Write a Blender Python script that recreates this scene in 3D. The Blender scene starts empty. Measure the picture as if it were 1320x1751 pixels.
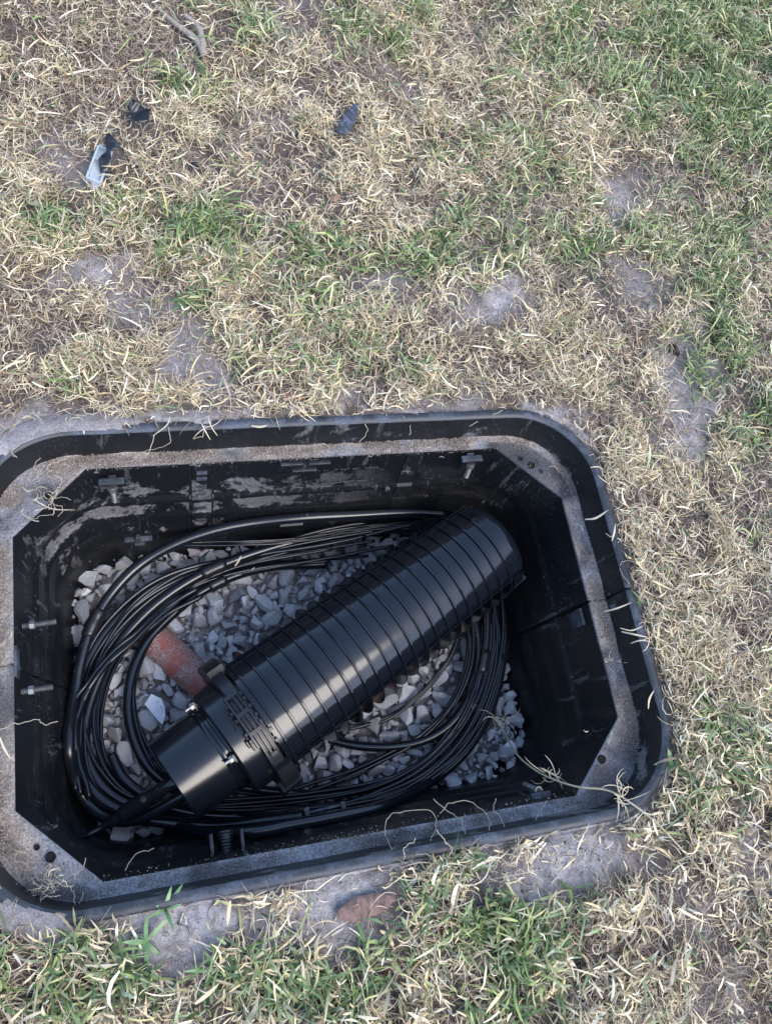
import bpy, bmesh, math, random
import numpy as np
from mathutils import Vector, Matrix
sc = bpy.context.scene
COL = sc.collection
rad = math.radians
rng = np.random.default_rng(7)
random.seed(7)

# ------------------------------------------------------------------ camera, sky, sun, exposure
CR = np.array([[0.95887147, 0.06837838, -0.27548123],
               [-0.16378501, 0.92596054, -0.3402522],
               [0.23181886, 0.37137782, 0.89907649]])
CH = 1.2
FPX, PCX, PCY = 1400.0, 660.0, 875.5
CAM = np.array([0, 0, CH])
cd = bpy.data.cameras.new("camera")
cam = bpy.data.objects.new("camera", cd); COL.objects.link(cam)
cam.matrix_world = Matrix([[*CR[0], 0], [*CR[1], 0], [*CR[2], CH], [0, 0, 0, 1]])
cd.sensor_fit = 'VERTICAL'; cd.sensor_height = 24; cd.lens = 24 * FPX / 1751
cd.clip_start = 0.02; cd.clip_end = 500
sc.camera = cam

SUN_EL, SUN_AZ = 50, -60          # azimuth measured from +X counter-clockwise
w = bpy.data.worlds.new("World"); sc.world = w; w.use_nodes = True
wn = w.node_tree.nodes; wl = w.node_tree.links
sky = wn.new('ShaderNodeTexSky'); sky.sky_type = 'NISHITA'; sky.sun_disc = False
sky.sun_elevation = rad(SUN_EL); sky.sun_rotation = rad(90 - SUN_AZ)
sky.dust_density = 1.0; sky.air_density = 1.0; sky.ozone_density = 1.0
bg = wn['Background']; bg.inputs['Strength'].default_value = 0.13
wl.new(sky.outputs[0], bg.inputs['Color'])
sd = bpy.data.lights.new("sun", 'SUN'); sd.energy = 0.7; sd.angle = rad(35); sd.color = (1, .93, .84)
sun = bpy.data.objects.new("sun", sd); COL.objects.link(sun)
sv = Vector((math.cos(rad(SUN_EL)) * math.cos(rad(SUN_AZ)), math.cos(rad(SUN_EL)) * math.sin(rad(SUN_AZ)), math.sin(rad(SUN_EL))))
sun.rotation_euler = sv.to_track_quat('Z', 'Y').to_euler(); sun.location = sv * 20
sc.view_settings.view_transform = 'Standard'; sc.view_settings.look = 'None'
sc.view_settings.exposure = 1.95; sc.view_settings.gamma = 1

# ------------------------------------------------------------------ helpers
def bp(px, py, z=0.0):
    d = CR @ np.array([px - PCX, PCY - py, -FPX]); return CAM + d * ((z - CH) / d[2])
def bpl(px, py, p0, n):
    d = CR @ np.array([px - PCX, PCY - py, -FPX]); n = np.array(n, float)
    return CAM + d * (((np.array(p0) - CAM) @ n) / (d @ n))

def tag(o, label=None, cat=None, group=None, kind=None):
    if label: o['label'] = label
    if cat: o['category'] = cat
    if group: o['group'] = group
    if kind: o['kind'] = kind
    return o
def empty(name, loc, rot=(0, 0, 0)):
    o = bpy.data.objects.new(name, None); COL.objects.link(o); o.location = loc; o.rotation_euler = rot
    o.empty_display_size = .05
    return o

class MB:
    """collects verts / faces of one part"""
    def __init__(s): s.v = []; s.f = []; s.n = 0; s.c = []
    def add(s, v, f):
        v = np.asarray(v, float).reshape(-1, 3)
        s.v.append(v); s.f += [tuple(int(i) + s.n for i in q) for q in f]; s.n += len(v)
    def box(s, cx, cy, cz, sx, sy, sz, R=None, b=0.0):
        hx, hy, hz = sx / 2, sy / 2, sz / 2
        if b <= 0:
            P = np.array([[x, y, z] for z in (-hz, hz) for y in (-hy, hy) for x in (-hx, hx)], float)
            F = [(0, 2, 3, 1), (4, 5, 7, 6), (0, 1, 5, 4), (2, 6, 7, 3), (0, 4, 6, 2), (1, 3, 7, 5)]
        else:
            bm = bmesh.new(); bmesh.ops.create_cube(bm, size=1)
            for v in bm.verts: v.co = (v.co.x * sx, v.co.y * sy, v.co.z * sz)
            bmesh.ops.bevel(bm, geom=bm.edges[:], offset=b, segments=2, affect='EDGES', profile=.6)
            bm.verts.index_update()
            P = np.array([v.co[:] for v in bm.verts]); F = [[v.index for v in f.verts] for f in bm.faces]; bm.free()
        if R is not None: P = P @ np.array(R).T
        s.add(P + np.array([cx, cy, cz]), F)
    def tube(s, pts, r, n=8, caps=True):
        pts = np.asarray(pts, float); m = len(pts)
        r = np.broadcast_to(np.asarray(r, float), (m,))
        t = np.gradient(pts, axis=0); t /= np.linalg.norm(t, axis=1)[:, None] + 1e-12
        up = np.array([0, 0, 1.0]) if abs(t[0][2]) < .9 else np.array([1.0, 0, 0])
        N = []; u = up - t[0] * (up @ t[0]); u /= np.linalg.norm(u)
        for i in range(m):
            u = u - t[i] * (u @ t[i]); u /= np.linalg.norm(u) + 1e-12; N.append(u)
        N = np.array(N); B = np.cross(t, N)
        a = np.linspace(0, 2 * np.pi, n, endpoint=False)
        V = pts[:, None, :] + r[:, None, None] * (np.cos(a)[None, :, None] * N[:, None, :] + np.sin(a)[None, :, None] * B[:, None, :])
        F = [(i * n + j, i * n + (j + 1) % n, (i + 1) * n + (j + 1) % n, (i + 1) * n + j) for i in range(m - 1) for j in range(n)]
        if caps: F += [tuple(range(n))[::-1], tuple((m - 1) * n + j for j in range(n))]
        s.add(V.reshape(-1, 3), F)
    def loft(s, rings, closed=True):
        n = len(rings[0]); F = []
        for i in range(len(rings) - 1):
            for j in range(n if closed else n - 1):
                k = (j + 1) % n
                F.append((i * n + j, i * n + k, (i + 1) * n + k, (i + 1) * n + j))
        s.add(np.concatenate(rings), F)
    def arr(s): return np.concatenate(s.v) if s.v else np.zeros((0, 3))
    def build(s, name, m, parent=None, smooth=True, sharp=None):
        me = bpy.data.meshes.new(name); V = s.arr()
        o = bpy.data.objects.new(name, me); COL.objects.link(o)
        if parent is not None:
            o.parent = parent
        me.from_pydata(V.tolist(), [], s.f); me.materials.append(m)
        if smooth:
            me.shade_smooth()
            if sharp: me.set_sharp_from_angle(angle=rad(sharp))
        me.update()
        return o
def recentre(o, world_loc):
    """move a top-level mesh's origin to world_loc"""
    o.data.transform(Matrix.Translation(-Vector(world_loc))); o.location = world_loc

def catmull(P, per=10):
    P = np.asarray(P, float); Q = np.vstack([2 * P[0] - P[1], P, 2 * P[-1] - P[-2]]); out = []
    for i in range(1, len(Q) - 2):
        p0, p1, p2, p3 = Q[i - 1:i + 3]
        for t in np.linspace(0, 1, per, endpoint=False):
            out.append(.5 * ((2 * p1) + (-p0 + p2) * t + (2 * p0 - 5 * p1 + 4 * p2 - p3) * t * t + (-p0 + 3 * p1 - 3 * p2 + p3) * t ** 3))
    out.append(Q[-2]); return np.array(out)

_perm = rng.random((256, 256))
def vnoise(x, y, seed=0):
    x = np.asarray(x, float) + seed * 17.3; y = np.asarray(y, float) + seed * 9.1
    xi = np.floor(x).astype(int); yi = np.floor(y).astype(int); fx = x - xi; fy = y - yi
    fx = fx * fx * (3 - 2 * fx); fy = fy * fy * (3 - 2 * fy)
    g = lambda a, b: _perm[a % 256, b % 256]
    return (g(xi, yi) * (1 - fx) + g(xi + 1, yi) * fx) * (1 - fy) + (g(xi, yi + 1) * (1 - fx) + g(xi + 1, yi + 1) * fx) * fy
def fbm(x, y, sc_, o=4, seed=0):
    s = 0; a = .5; t = 0
    for i in range(o):
        s = s + a * vnoise(np.asarray(x) * sc_, np.asarray(y) * sc_, seed + i); t += a; a *= .5; sc_ *= 2.03
    return s / t

# ---------------- materials
def mat(name):
    m = bpy.data.materials.new(name); m.use_nodes = True
    nt = m.node_tree; b = nt.nodes['Principled BSDF']
    return m, nt, b
class NT:
    def __init__(s, nt): s.nt = nt; s.geo = nt.nodes.new('ShaderNodeNewGeometry'); s.tc = nt.nodes.new('ShaderNodeTexCoord')
    def noise(s, scale, detail=4, rough=.6, vec=None, dist=0, stretch=None):
        n = s.nt.nodes.new('ShaderNodeTexNoise'); n.inputs['Scale'].default_value = scale
        n.inputs['Detail'].default_value = detail; n.inputs['Roughness'].default_value = rough; n.inputs['Distortion'].default_value = dist
        v = vec or s.tc.outputs['Object']
        if stretch:
            mp = s.nt.nodes.new('ShaderNodeMapping'); mp.inputs['Scale'].default_value = stretch
            s.nt.links.new(v, mp.inputs['Vector']); v = mp.outputs[0]
        s.nt.links.new(v, n.inputs['Vector']); return n.outputs['Fac']
    def vor(s, scale, feature='F1', out='Distance'):
        n = s.nt.nodes.new('ShaderNodeTexVoronoi'); n.inputs['Scale'].default_value = scale; n.feature = feature
        s.nt.links.new(s.tc.outputs['Object'], n.inputs['Vector']); return n.outputs[out]
    def ramp(s, fac, stops, interp='LINEAR'):
        n = s.nt.nodes.new('ShaderNodeValToRGB'); r = n.color_ramp; r.interpolation = interp
        while len(r.elements) < len(stops): r.elements.new(.5)
        for e, (p, c) in zip(r.elements, stops):
            e.position = p; e.color = (*c, 1) if hasattr(c, '__len__') else (c, c, c, 1)
        s.nt.links.new(fac, n.inputs['Fac']); return n.outputs['Color']
    def mix(s, fac, a, b, blend='MIX'):
        n = s.nt.nodes.new('ShaderNodeMix'); n.data_type = 'RGBA'; n.blend_type = blend
        for sock, val in ((n.inputs[0], fac), (n.inputs[6], a), (n.inputs[7], b)):
            if hasattr(val, 'is_linked') or hasattr(val, 'links'): s.nt.links.new(val, sock)
            elif isinstance(val, tuple): sock.default_value = (*val, 1)
            else: sock.default_value = val
        return n.outputs[2]
    def math(s, op, a, b=0.0, clamp=False):
        n = s.nt.nodes.new('ShaderNodeMath'); n.operation = op; n.use_clamp = clamp
        for sock, val in ((n.inputs[0], a), (n.inputs[1], b)):
            if hasattr(val, 'links'): s.nt.links.new(val, sock)
            else: sock.default_value = val
        return n.outputs[0]
    def sep(s, out):
        n = s.nt.nodes.new('ShaderNodeSeparateXYZ'); s.nt.links.new(s.geo.outputs[out], n.inputs[0]); return n.outputs
    def bump(s, h, strength=.3, dist=.002, prev=None):
        n = s.nt.nodes.new('ShaderNodeBump'); n.inputs['Strength'].default_value = strength; n.inputs['Distance'].default_value = dist
        s.nt.links.new(h, n.inputs['Height'])
        if prev: s.nt.links.new(prev, n.inputs['Normal'])
        return n.outputs[0]
    def to(s, out, sock): s.nt.links.new(out, sock)
def attr(nt, name='Col'):
    n = nt.nodes.new('ShaderNodeAttribute'); n.attribute_name = name; return n.outputs['Color']

def m_soil():
    m, nt, b = mat('soil'); k = NT(nt)
    big = k.noise(5, 5, .6); fine = k.noise(60, 6, .7); grit = k.noise(400, 3, .7)
    c = k.ramp(big, [(.34, (.15, .12, .10)), (.5, (.28, .245, .23)), (.62, (.44, .40, .385))])
    c = k.mix(k.ramp(fine, [(.44, 0.0), (.58, .72)]), c, (.12, .095, .08))
    c = k.mix(k.ramp(grit, [(.3, 0.0), (.8, .7)]), c, (.44, .42, .43))
    c = k.mix(attr(nt), c, (.075, .055, .042))
    k.to(c, b.inputs['Base Color']); b.inputs['Roughness'].default_value = .95; b.inputs['Specular IOR Level'].default_value = .15
    n = k.bump(fine, .8, .008); n = k.bump(grit, .9, .002, n); k.to(n, b.inputs['Normal'])
    return m
def m_blade(name, transl=.0, rough=.55):
    m, nt, b = mat(name); k = NT(nt); c = attr(nt)
    n = k.noise(260, 2, .6); c2 = k.mix(k.ramp(n, [(.35, .0), (.75, .45)]), c, (.6, .6, .6), 'MULTIPLY')
    k.to(c2, b.inputs['Base Color']); b.inputs['Roughness'].default_value = rough; b.inputs['Specular IOR Level'].default_value = .3
    return m
def m_plastic(name, base=.012, rough=.4, dust=.3, dcol=(.16, .15, .15), dscale=14, xgrad=None, specks=True, scratch=True, bumps=.15, ygrad=None, zband=False, soft=.05, blue=1.35):
    m, nt, b = mat(name); k = NT(nt)
    n1 = k.noise(dscale, 7, .72, dist=.15); n2 = k.noise(220, 4, .8)
    if zband:
        mr = nt.nodes.new('ShaderNodeMapRange'); k.to(k.sep('Position')[2], mr.inputs[0]); mr.inputs[1].default_value = -.36; mr.inputs[2].default_value = -.06
        n1 = k.math('ADD', n1, k.ramp(mr.outputs[0], [(.30, 0.0), (.34, .10), (.44, .10), (.455, .0), (.50, .0), (.52, .20), (.62, .20), (.64, .04), (.68, .16), (.80, .16), (.9, .02)]))
    f = k.math('MULTIPLY', k.ramp(n1, [(.62 - .25 * dust, 0.0), (.62 - .25 * dust + soft, 1.0)]), k.ramp(n2, [(.3, .15), (.62, 1.0)]))
    f = k.math('MULTIPLY', f, .9)
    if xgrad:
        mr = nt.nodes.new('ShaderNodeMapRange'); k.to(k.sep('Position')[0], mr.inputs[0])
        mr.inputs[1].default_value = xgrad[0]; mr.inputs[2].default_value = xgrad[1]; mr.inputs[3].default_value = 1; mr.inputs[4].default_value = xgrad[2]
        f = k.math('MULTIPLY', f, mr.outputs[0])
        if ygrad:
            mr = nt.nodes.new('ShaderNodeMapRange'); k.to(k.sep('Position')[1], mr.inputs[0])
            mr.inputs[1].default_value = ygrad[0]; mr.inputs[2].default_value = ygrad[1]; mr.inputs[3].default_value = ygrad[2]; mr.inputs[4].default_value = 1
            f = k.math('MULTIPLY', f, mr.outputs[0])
    if specks:
        v = k.ramp(k.vor(190), [(.10, 1.0), (.16, 0.0)]); v2 = k.ramp(k.noise(9, 3, .6), [(.46, 0.0), (.58, 1.0)])
        f = k.math('MAXIMUM', f, k.math('MULTIPLY', k.math('MULTIPLY', v, v2), 1.0))
    if scratch:
        s1 = k.ramp(k.noise(28, 5, .75, stretch=(1, 1, .06)), [(.60, 0.0), (.64, .8)])
        f = k.math('MAXIMUM', f, k.math('MULTIPLY', s1, .35 + dust * .4))
        s2 = k.ramp(k.noise(55, 3, .7, stretch=(1, .12, 1), dist=1.), [(.69, 0.0), (.72, .6)])
        f = k.math('MAXIMUM', f, k.math('MULTIPLY', s2, .25))
    c = k.mix(f, (base, base * (1 + (blue - 1) * .35), base * blue), dcol)
    k.to(c, b.inputs['Base Color'])
    r = k.math('ADD', k.math('MULTIPLY', f, .5), k.math('ADD', rough - .08, k.math('MULTIPLY', n1, .16)), True)
    k.to(r, b.inputs['Roughness'])
    nn = k.bump(n2, bumps, .0006); k.to(nn, b.inputs['Normal'])
    return m
def m_ledge():
    m, nt, b = mat('sandy_ledge'); k = NT(nt)
    n1 = k.noise(11, 6, .7, dist=.5); n2 = k.noise(300, 4, .8); n3 = k.noise(40, 5, .7)
    sand = k.ramp(n2, [(.3, (.11, .08, .06)), (.5, (.28, .23, .19)), (.70, (.50, .44, .38))])
    sand = k.mix(k.ramp(n3, [(.35, .7), (.6, 0.0)]), sand, (.13, .11, .1))
    ny = k.sep('Position')
    dusty = k.ramp(n2, [(.32, (.07, .075, .088)), (.66, (.33, .335, .36))])
    f = k.ramp(k.math('ADD', n1, k.math('MULTIPLY', n3, .25)), [(.46, 0.0), (.56, 1.0)])
    sc_ = nt.nodes.new('ShaderNodeSeparateColor'); k.to(attr(nt), sc_.inputs[0]); f = k.math('MULTIPLY', f, sc_.outputs[0])
    dusty = k.mix(sc_.outputs[1], (.022, .024, .032), dusty)
    c = k.mix(f, dusty, sand); k.to(c, b.inputs['Base Color']); b.inputs['Roughness'].default_value = .85
    nn = k.bump(n3, .9, .005); nn = k.bump(n2, .9, .0016, nn); k.to(nn, b.inputs['Normal'])
    return m
def m_stone(name='limestone', tint=None):
    m, nt, b = mat(name); k = NT(nt)
    n1 = k.noise(30, 6, .7); n2 = k.noise(180, 5, .75)
    base = attr(nt) if tint is None else None
    c = k.mix(k.ramp(n1, [(.35, .0), (.7, .55)]), base if base else tint, (.30, .29, .29))
    c = k.mix(k.ramp(n2, [(.42, .0), (.72, .6)]), c, (.55, .54, .53))
    c = k.mix(k.ramp(n2, [(.28, .55), (.42, .0)]), c, (.1, .09, .085))
    k.to(c, b.inputs['Base Color']); b.inputs['Roughness'].default_value = .8
    nn = k.bump(n1, .4, .004); nn = k.bump(n2, .5, .001, nn); k.to(nn, b.inputs['Normal'])
    return m
def m_simple(name, col, rough=.5, metal=0, noise=.25, scale=60, bump=.1, col2=None, spec=.5):
    m, nt, b = mat(name); k = NT(nt); n = k.noise(scale, 5, .65)
    c2 = col2 or tuple(x * (1 - noise) for x in col)
    k.to(k.mix(k.ramp(n, [(.35, 0.0), (.68, 1.0)]), col, c2), b.inputs['Base Color'])
    k.to(k.math('ADD', k.math('MULTIPLY', n, .2), rough - .1), b.inputs['Roughness'])
    b.inputs['Metallic'].default_value = metal; b.inputs['Specular IOR Level'].default_value = spec
    k.to(k.bump(n, bump, .001), b.inputs['Normal']); return m

M = dict(
    soil=m_soil(), straw=m_blade('dry_straw'), green=m_blade('green_blade', rough=.45), ledge=m_ledge(), stone=m_stone(),
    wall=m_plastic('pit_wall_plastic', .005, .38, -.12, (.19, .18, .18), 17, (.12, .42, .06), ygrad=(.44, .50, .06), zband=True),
    rim=m_plastic('rim_plastic', .022, .5, .60, (.12, .135, .175), 20, soft=.2),
    collar=m_plastic('collar_plastic', .007, .42, .22, (.15, .14, .14), 10),
    closure=m_plastic('closure_plastic', .005, .11, -.9, (.10, .10, .12), 12, specks=False, scratch=False, bumps=.05, blue=2),
    spigot=m_plastic('spigot_plastic', .006, .20, -.9, (.10, .10, .12), 12, specks=False, scratch=False, bumps=.12, blue=2),
    ring=m_plastic('clamp_plastic', .010, .34, -.5, (.10, .10, .12), 20, specks=False, scratch=False, bumps=.2),
    cable=m_plastic('cable_jacket', .006, .20, -.1, (.10, .10, .11), 26, specks=False, scratch=False, bumps=.25, blue=1.8),
    tape=m_simple('vinyl_tape', (.012, .012, .014), .3, bump=.5, scale=150),
    steel=m_simple('zinc_steel', (.34, .35, .35), .48, .85, bump=.1), rust=m_simple('dull_steel', (.16, .155, .15), .5, .7, col2=(.06, .05, .045)),
)

# ------------------------------------------------------------------ the pit shape
IX0, IX1, IY0, IY1, IC = -.2024, .7206, -.0238, .587, .108     # ledge opening (chamfered)
OX0, OX1, OY0, OY1, OR = -.257, .775, -.067, .632, .148        # rim, outer edge
SEAM = .284
ZL = -.058
ZF = -.352                                                       # gravel level
TAPER = .045
CXm, CYm = (OX0 + OX1) / 2, (OY0 + OY1) / 2
def sdf(x, y):
    qx = np.abs(x - CXm) - ((OX1 - OX0) / 2 - OR); qy = np.abs(y - CYm) - ((OY1 - OY0) / 2 - OR)
    return np.hypot(np.maximum(qx, 0), np.maximum(qy, 0)) + np.minimum(np.maximum(qx, qy), 0) - OR
def ring(x0, x1, y0, y1, c, z, blend=1.0, nx=60, ny=21, nc=16, seam=0.0, seamz=0.0):
    """rounded (blend 1) or chamfered (blend 0) rectangle, counter-clockwise from the bottom side"""
    P = []
    def corner(cx, cy, a0):
        A = [np.array([cx + c * math.cos(a0 + t * math.pi / 2), cy + c * math.sin(a0 + t * math.pi / 2)]) for t in np.linspace(0, 1, nc)]
        L = [A[0] + (A[-1] - A[0]) * t for t in np.linspace(0, 1, nc)]
        return [a * blend + l * (1 - blend) for a, l in zip(A, L)]
    def ys(lo, hi):
        u = list(np.linspace(lo, hi, ny)); u = [y for y in u if abs(y - SEAM) > .02]
        lo_ = [y for y in u if y < SEAM]; hi_ = [y for y in u if y > SEAM]
        return lo_, hi_
    lo, hi = ys(y0 + c, y1 - c)
    # keep the same count for every ring
    K = ny // 2
    lo = list(np.linspace(y0 + c, SEAM - .006, K)); hi = list(np.linspace(SEAM + .006, y1 - c, K))
    mid = [SEAM - .0022, SEAM - .0012, SEAM + .0012, SEAM + .0022]
    P += [np.array([x, y0]) for x in np.linspace(x0 + c, x1 - c, nx)][:-1]
    P += corner(x1 - c, y0 + c, -math.pi / 2)[:-1]
    s0 = len(P)
    P += [np.array([x1 + (seam if i in (K + 1, K + 2) else 0), y]) for i, y in enumerate(lo + mid + hi)][:-1]
    P += corner(x1 - c, y1 - c, 0)[:-1]
    P += [np.array([x, y1]) for x in np.linspace(x1 - c, x0 + c, nx)][:-1]
    P += corner(x0 + c, y1 - c, math.pi / 2)[:-1]
    s1 = len(P)
    P += [np.array([x0 - (seam if i in (K + 1, K + 2) else 0), y]) for i, y in enumerate((lo + mid + hi)[::-1])][:-1]
    P += corner(x0 + c, y0 + c, math.pi)[:-1]
    P = np.array(P); R = np.column_stack([P, np.full(len(P), z)])
    for s in (s0, s1):
        R[s + K + 1, 2] += seamz; R[s + K + 2, 2] += seamz
    return R
def inner_ring(z, ins, blend, seam=.010):
    return ring(IX0 + ins, IX1 - ins, IY0 + ins, IY1 - ins, IC, z, blend, seam=seam)
def outer_ring(z, d, seam=.0, seamz=0.0):
    return ring(OX0 - d, OX1 + d, OY0 - d, OY1 + d, OR + d, z, 1.0, seam=seam, seamz=seamz)

pit = empty('cable_pit', (0, 0, 0))
tag(pit, 'sunken black plastic cable pit with rounded rim and open top', 'cable pit')
# rim
mb = MB()
R = [outer_ring(-.10, 0), outer_ring(.002, 0, seamz=-.008), outer_ring(.0055, -.002, seamz=-.012), outer_ring(.006, -.008, seamz=-.012), outer_ring(.0055, -.014, seamz=-.012), outer_ring(.002, -.0165, seam=.004, seamz=-.01)]
for r_ in R[1:]: r_[:, 2] += .0012 * (fbm(r_[:, 0], r_[:, 1], 30, 3, 3) - .5) * 2
mb.loft(R[::-1]); mb.build('rim', M['rim'], pit)
mb = MB()
R = [outer_ring(.0018, -.0166, seam=.006), outer_ring(-.006, -.0175, seam=.006), outer_ring(-.03, -.0195, seam=.006), outer_ring(-.050, -.0225, seam=.006), outer_ring(-.066, -.024, seam=.006)]
mb.loft(R[::-1]); mb.build('collar', M['collar'], pit)
# ledge: sandy step that carried the lid
mb = MB(); A = outer_ring(ZL, -.0205, seamz=-.008); B = inner_ring(ZL, .0, 0.0, seam=.004); B[:, 2] = ZL
R = []
for t in np.linspace(0, 1, 11):
    r_ = A * (1 - t) + B * t
    amp = min(1, (1 - t) * 5)
    r_[:, 2] += amp * .010 * (fbm(r_[:, 0], r_[:, 1], 40, 5, 5) - .42) + .010 * max(0, .35 - t) * fbm(r_[:, 0], r_[:, 1], 9, 3, 8)
    R.append(r_)
b_ = B.copy(); b_[:, 2] = ZL - .002; R.append(b_)
b_ = inner_ring(ZL - .006, -.0005, 0.0, seam=.004); R.append(b_)
mb.loft(R[::-1]); lo = mb.build('ledge', M['ledge'], pit)
V = mb.arr(); ca = lo.data.color_attributes.new('Col', 'FLOAT_COLOR', 'POINT')
# sand lies thick along the top, left and right; the bottom flange is mostly bare and dusty
sv_ = np.clip((V[:, 1] - .02) / .06, .25, 1); sv_ = np.maximum(sv_, np.clip((-.15 - V[:, 0]) / .04, 0, 1)); 
gus = np.clip(((V[:, 0] - .62) + (V[:, 1] - .50)) / .03, 0, 1) * (V[:, 1] > .47) * (V[:, 0] > .6) * (sdf(V[:, 0], V[:, 1]) < -.035)
sv_ = sv_ * (1 - .8 * gus)
tt = np.repeat(np.linspace(0, 1, 13)[::-1], len(V) // 13)           # 1 = opening edge .. 0 = collar
st_ = np.clip((fbm(V[:, 0], V[:, 1], 24, 4, 101) - .40) * 6, 0, 1); sv_ = sv_ * np.clip((fbm(V[:, 0], V[:, 1], 20, 4, 111) - .31) * 7, .15, 1)
bri = (.12 + .88 * st_) * (1 - .75 * gus) * (1 - .35 * np.clip((tt - .55) * 3, 0, 1) * (V[:, 1] > .1))
c4 = np.column_stack([sv_ * (1 - .45 * np.clip((tt - .6) * 3, 0, 1)), bri, bri, np.ones(len(sv_))]); ca.data.foreach_set('color', c4.astype(np.float32).ravel())
# wall
mb = MB(); R = []
WALLP = ((ZL - .0055, .0, 0), (ZL - .012, .001, 0), (-.10, .006, .02), (-.125, .010, .10), (-.150, .013, .35), (-.158, .015, .6), (-.163, .020, .85), (-.170, .0215, .9),
                   (-.195, .0245, .93), (-.203, .0255, .95), (-.209, .0305, .98), (-.216, .032, 1), (-.245, .035, 1), (-.252, .0365, 1), (-.258, .041, 1), (-.30, .045, 1), (-.34, .050, 1), (-.37, .062, 1), (-.385, .09, 1))
for z, ins, bl in WALLP:
    R.append(inner_ring(z, ins, bl))
mb.loft(R[::-1]); mb.build('wall', M['wall'], pit)
# soil bottom under the gravel
mb = MB(); g = ring(IX0 + .04, IX1 - .04, IY0 + .04, IY1 - .04, IC, ZF - .018)
mb.add(np.vstack([g, [[.26, .28, ZF - .012]]]), [(i, (i + 1) % len(g), len(g)) for i in range(len(g))])
o = mb.build('pit_soil', M['soil']); tag(o, kind='structure')
def wall_ins(z): return float(np.interp(-z, [-p[0] for p in WALLP], [p[1] for p in WALLP]))

# soil spilled over parts of the rim
mb = MB(); R = []
ZN = [(-.12, .59, .16, 1), (.06, .63, .10, .7), (-.21, .45, .10, .8), (-.17, -.05, .07, .9), (-.24, .08, .05, .6), (.70, .62, .04, .4), (.45, .632, .06, .35), (.66, -.05, .04, .2)]
for d in (-.013, -.010, -.007, -.004, -.001, .003, .008, .014, .022):
    r_ = outer_ring(.0, d); wt = np.zeros(len(r_))
    for x_, y_, q_, a_ in ZN: wt = np.maximum(wt, a_ * np.exp(-((r_[:, 0] - x_) ** 2 + (r_[:, 1] - y_) ** 2) / q_ ** 2))
    fill = wt * 1.25 + (fbm(r_[:, 0], r_[:, 1], 40, 4, 131) - .5) * 1.5 - .66 + (d + .006) * 20
    r_[:, 2] = np.where(fill > 0, .0062 + .0055 * np.minimum(fill, .6), -.006 + .012 * np.maximum(fill, -1) * 0 - .004 * 0)
    r_[:, 2] -= max(0, d - .003) * .5; R.append(r_)
mb.loft(R); o = mb.build('spilled_soil', M['soil']); tag(o, 'grey soil and dirt spilled over parts of the pit rim', 'soil', kind='stuff')

# wall hardware --------------------------------------------------------------
N_TOP = (0, 1, -.17)
def top_wall(px, py, lift=.004):
    p = bpl(px, py, (0, IY1 - .004, -.08), N_TOP)
    for _ in range(4): p = bpl(px, py, (0, IY1 - wall_ins(p[2]) - lift, p[2]), (0, 1, 0))
    return p
def slab(mb, x0, x1, z0, z1, lift, far=True):
    """a raised strip that follows the stepped wall profile"""
    zs = sorted(set([z0, z1] + [p[0] for p in WALLP if z1 < p[0] < z0]), reverse=True); R = []
    for z in zs:
        yw = (IY1 - wall_ins(z)) if far else (IY0 + wall_ins(z)); sg = -1 if far else 1
        R.append(np.array([[x0, yw - sg * .002, z], [x0, yw + sg * lift, z], [x1, yw + sg * lift, z], [x1, yw - sg * .002, z]]))
    mb.loft(R); mb.add(R[0], [(0, 1, 2, 3)]); mb.add(R[-1], [(3, 2, 1, 0)])
# moulded joint strips on the far wall
Rw = Matrix.Rotation(-math.atan(.15), 3, 'X')
x0 = top_wall(326, 830)[0]; x1 = top_wall(366, 828)[0]
mb = MB(); slab(mb, x0 + .003, x1 - .003, -.066, -.33, .0035); mb.build('joint_strip', M['wall'], pit, sharp=30)
for z in (-.080, -.098, -.122, -.145, -.185, -.222):
    mb = MB(); slab(mb, x0 + .010, x1 - .012, z, z - .006, .0065); mb.build('strip_rung', M['rim'], pit, sharp=30)
for xx in (x0, x1):
    mb = MB(); slab(mb, xx - .0016, xx + .0016, -.062, -.33, .0012); mb.build('strip_groove', M['tape'], pit, sharp=30)
xx = top_wall(690, 800)[0]
mb = MB(); slab(mb, xx, xx + .03, -.066, -.33, .0022); mb.build('joint_strip', M['collar'], pit, sharp=30)
mb = MB()
for (a, b_) in (((480, 797), (519, 794)), ((528, 795), (566, 792)), ((500, 807), (542, 804))):
    a = top_wall(*a); b_ = top_wall(*b_); c = (a + b_) / 2; mb.box(c[0], c[1] + .002, c[2], b_[0] - a[0], .006, .004, Rw, .001)
mb.build('moulded_bar', M['rim'], pit)
mb = MB(); c = (top_wall(478, 897) + top_wall(519, 899)) / 2; mb.box(c[0], c[1] + .003, c[2], .045, .006, .009, Rw, .001)
mb.build('date_plate', m_simple('grey_grime', (.16, .155, .155), .9), pit)
wem = m_simple('worn_emboss', (.15, .15, .155), .8)
for row, (x0, y0, x1, y1) in enumerate(((545, 805, 655, 798), (565, 826, 640, 820), (545, 832, 622, 829), (545, 836, 620, 833), (545, 840, 618, 838))):
    n = 22; mb = MB()
    for i in range(n):
        if random.random() < .25: continue
        t = i / n; c = top_wall(x0 + (x1 - x0) * t, y0 + (y1 - y0) * t, .0035)
        mb.box(*c, .0022 * random.uniform(.3, 1), .0012, .0026 * random.uniform(.3, 1), Rw)
    mb.build('worn_lettering', wem, pit)

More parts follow.
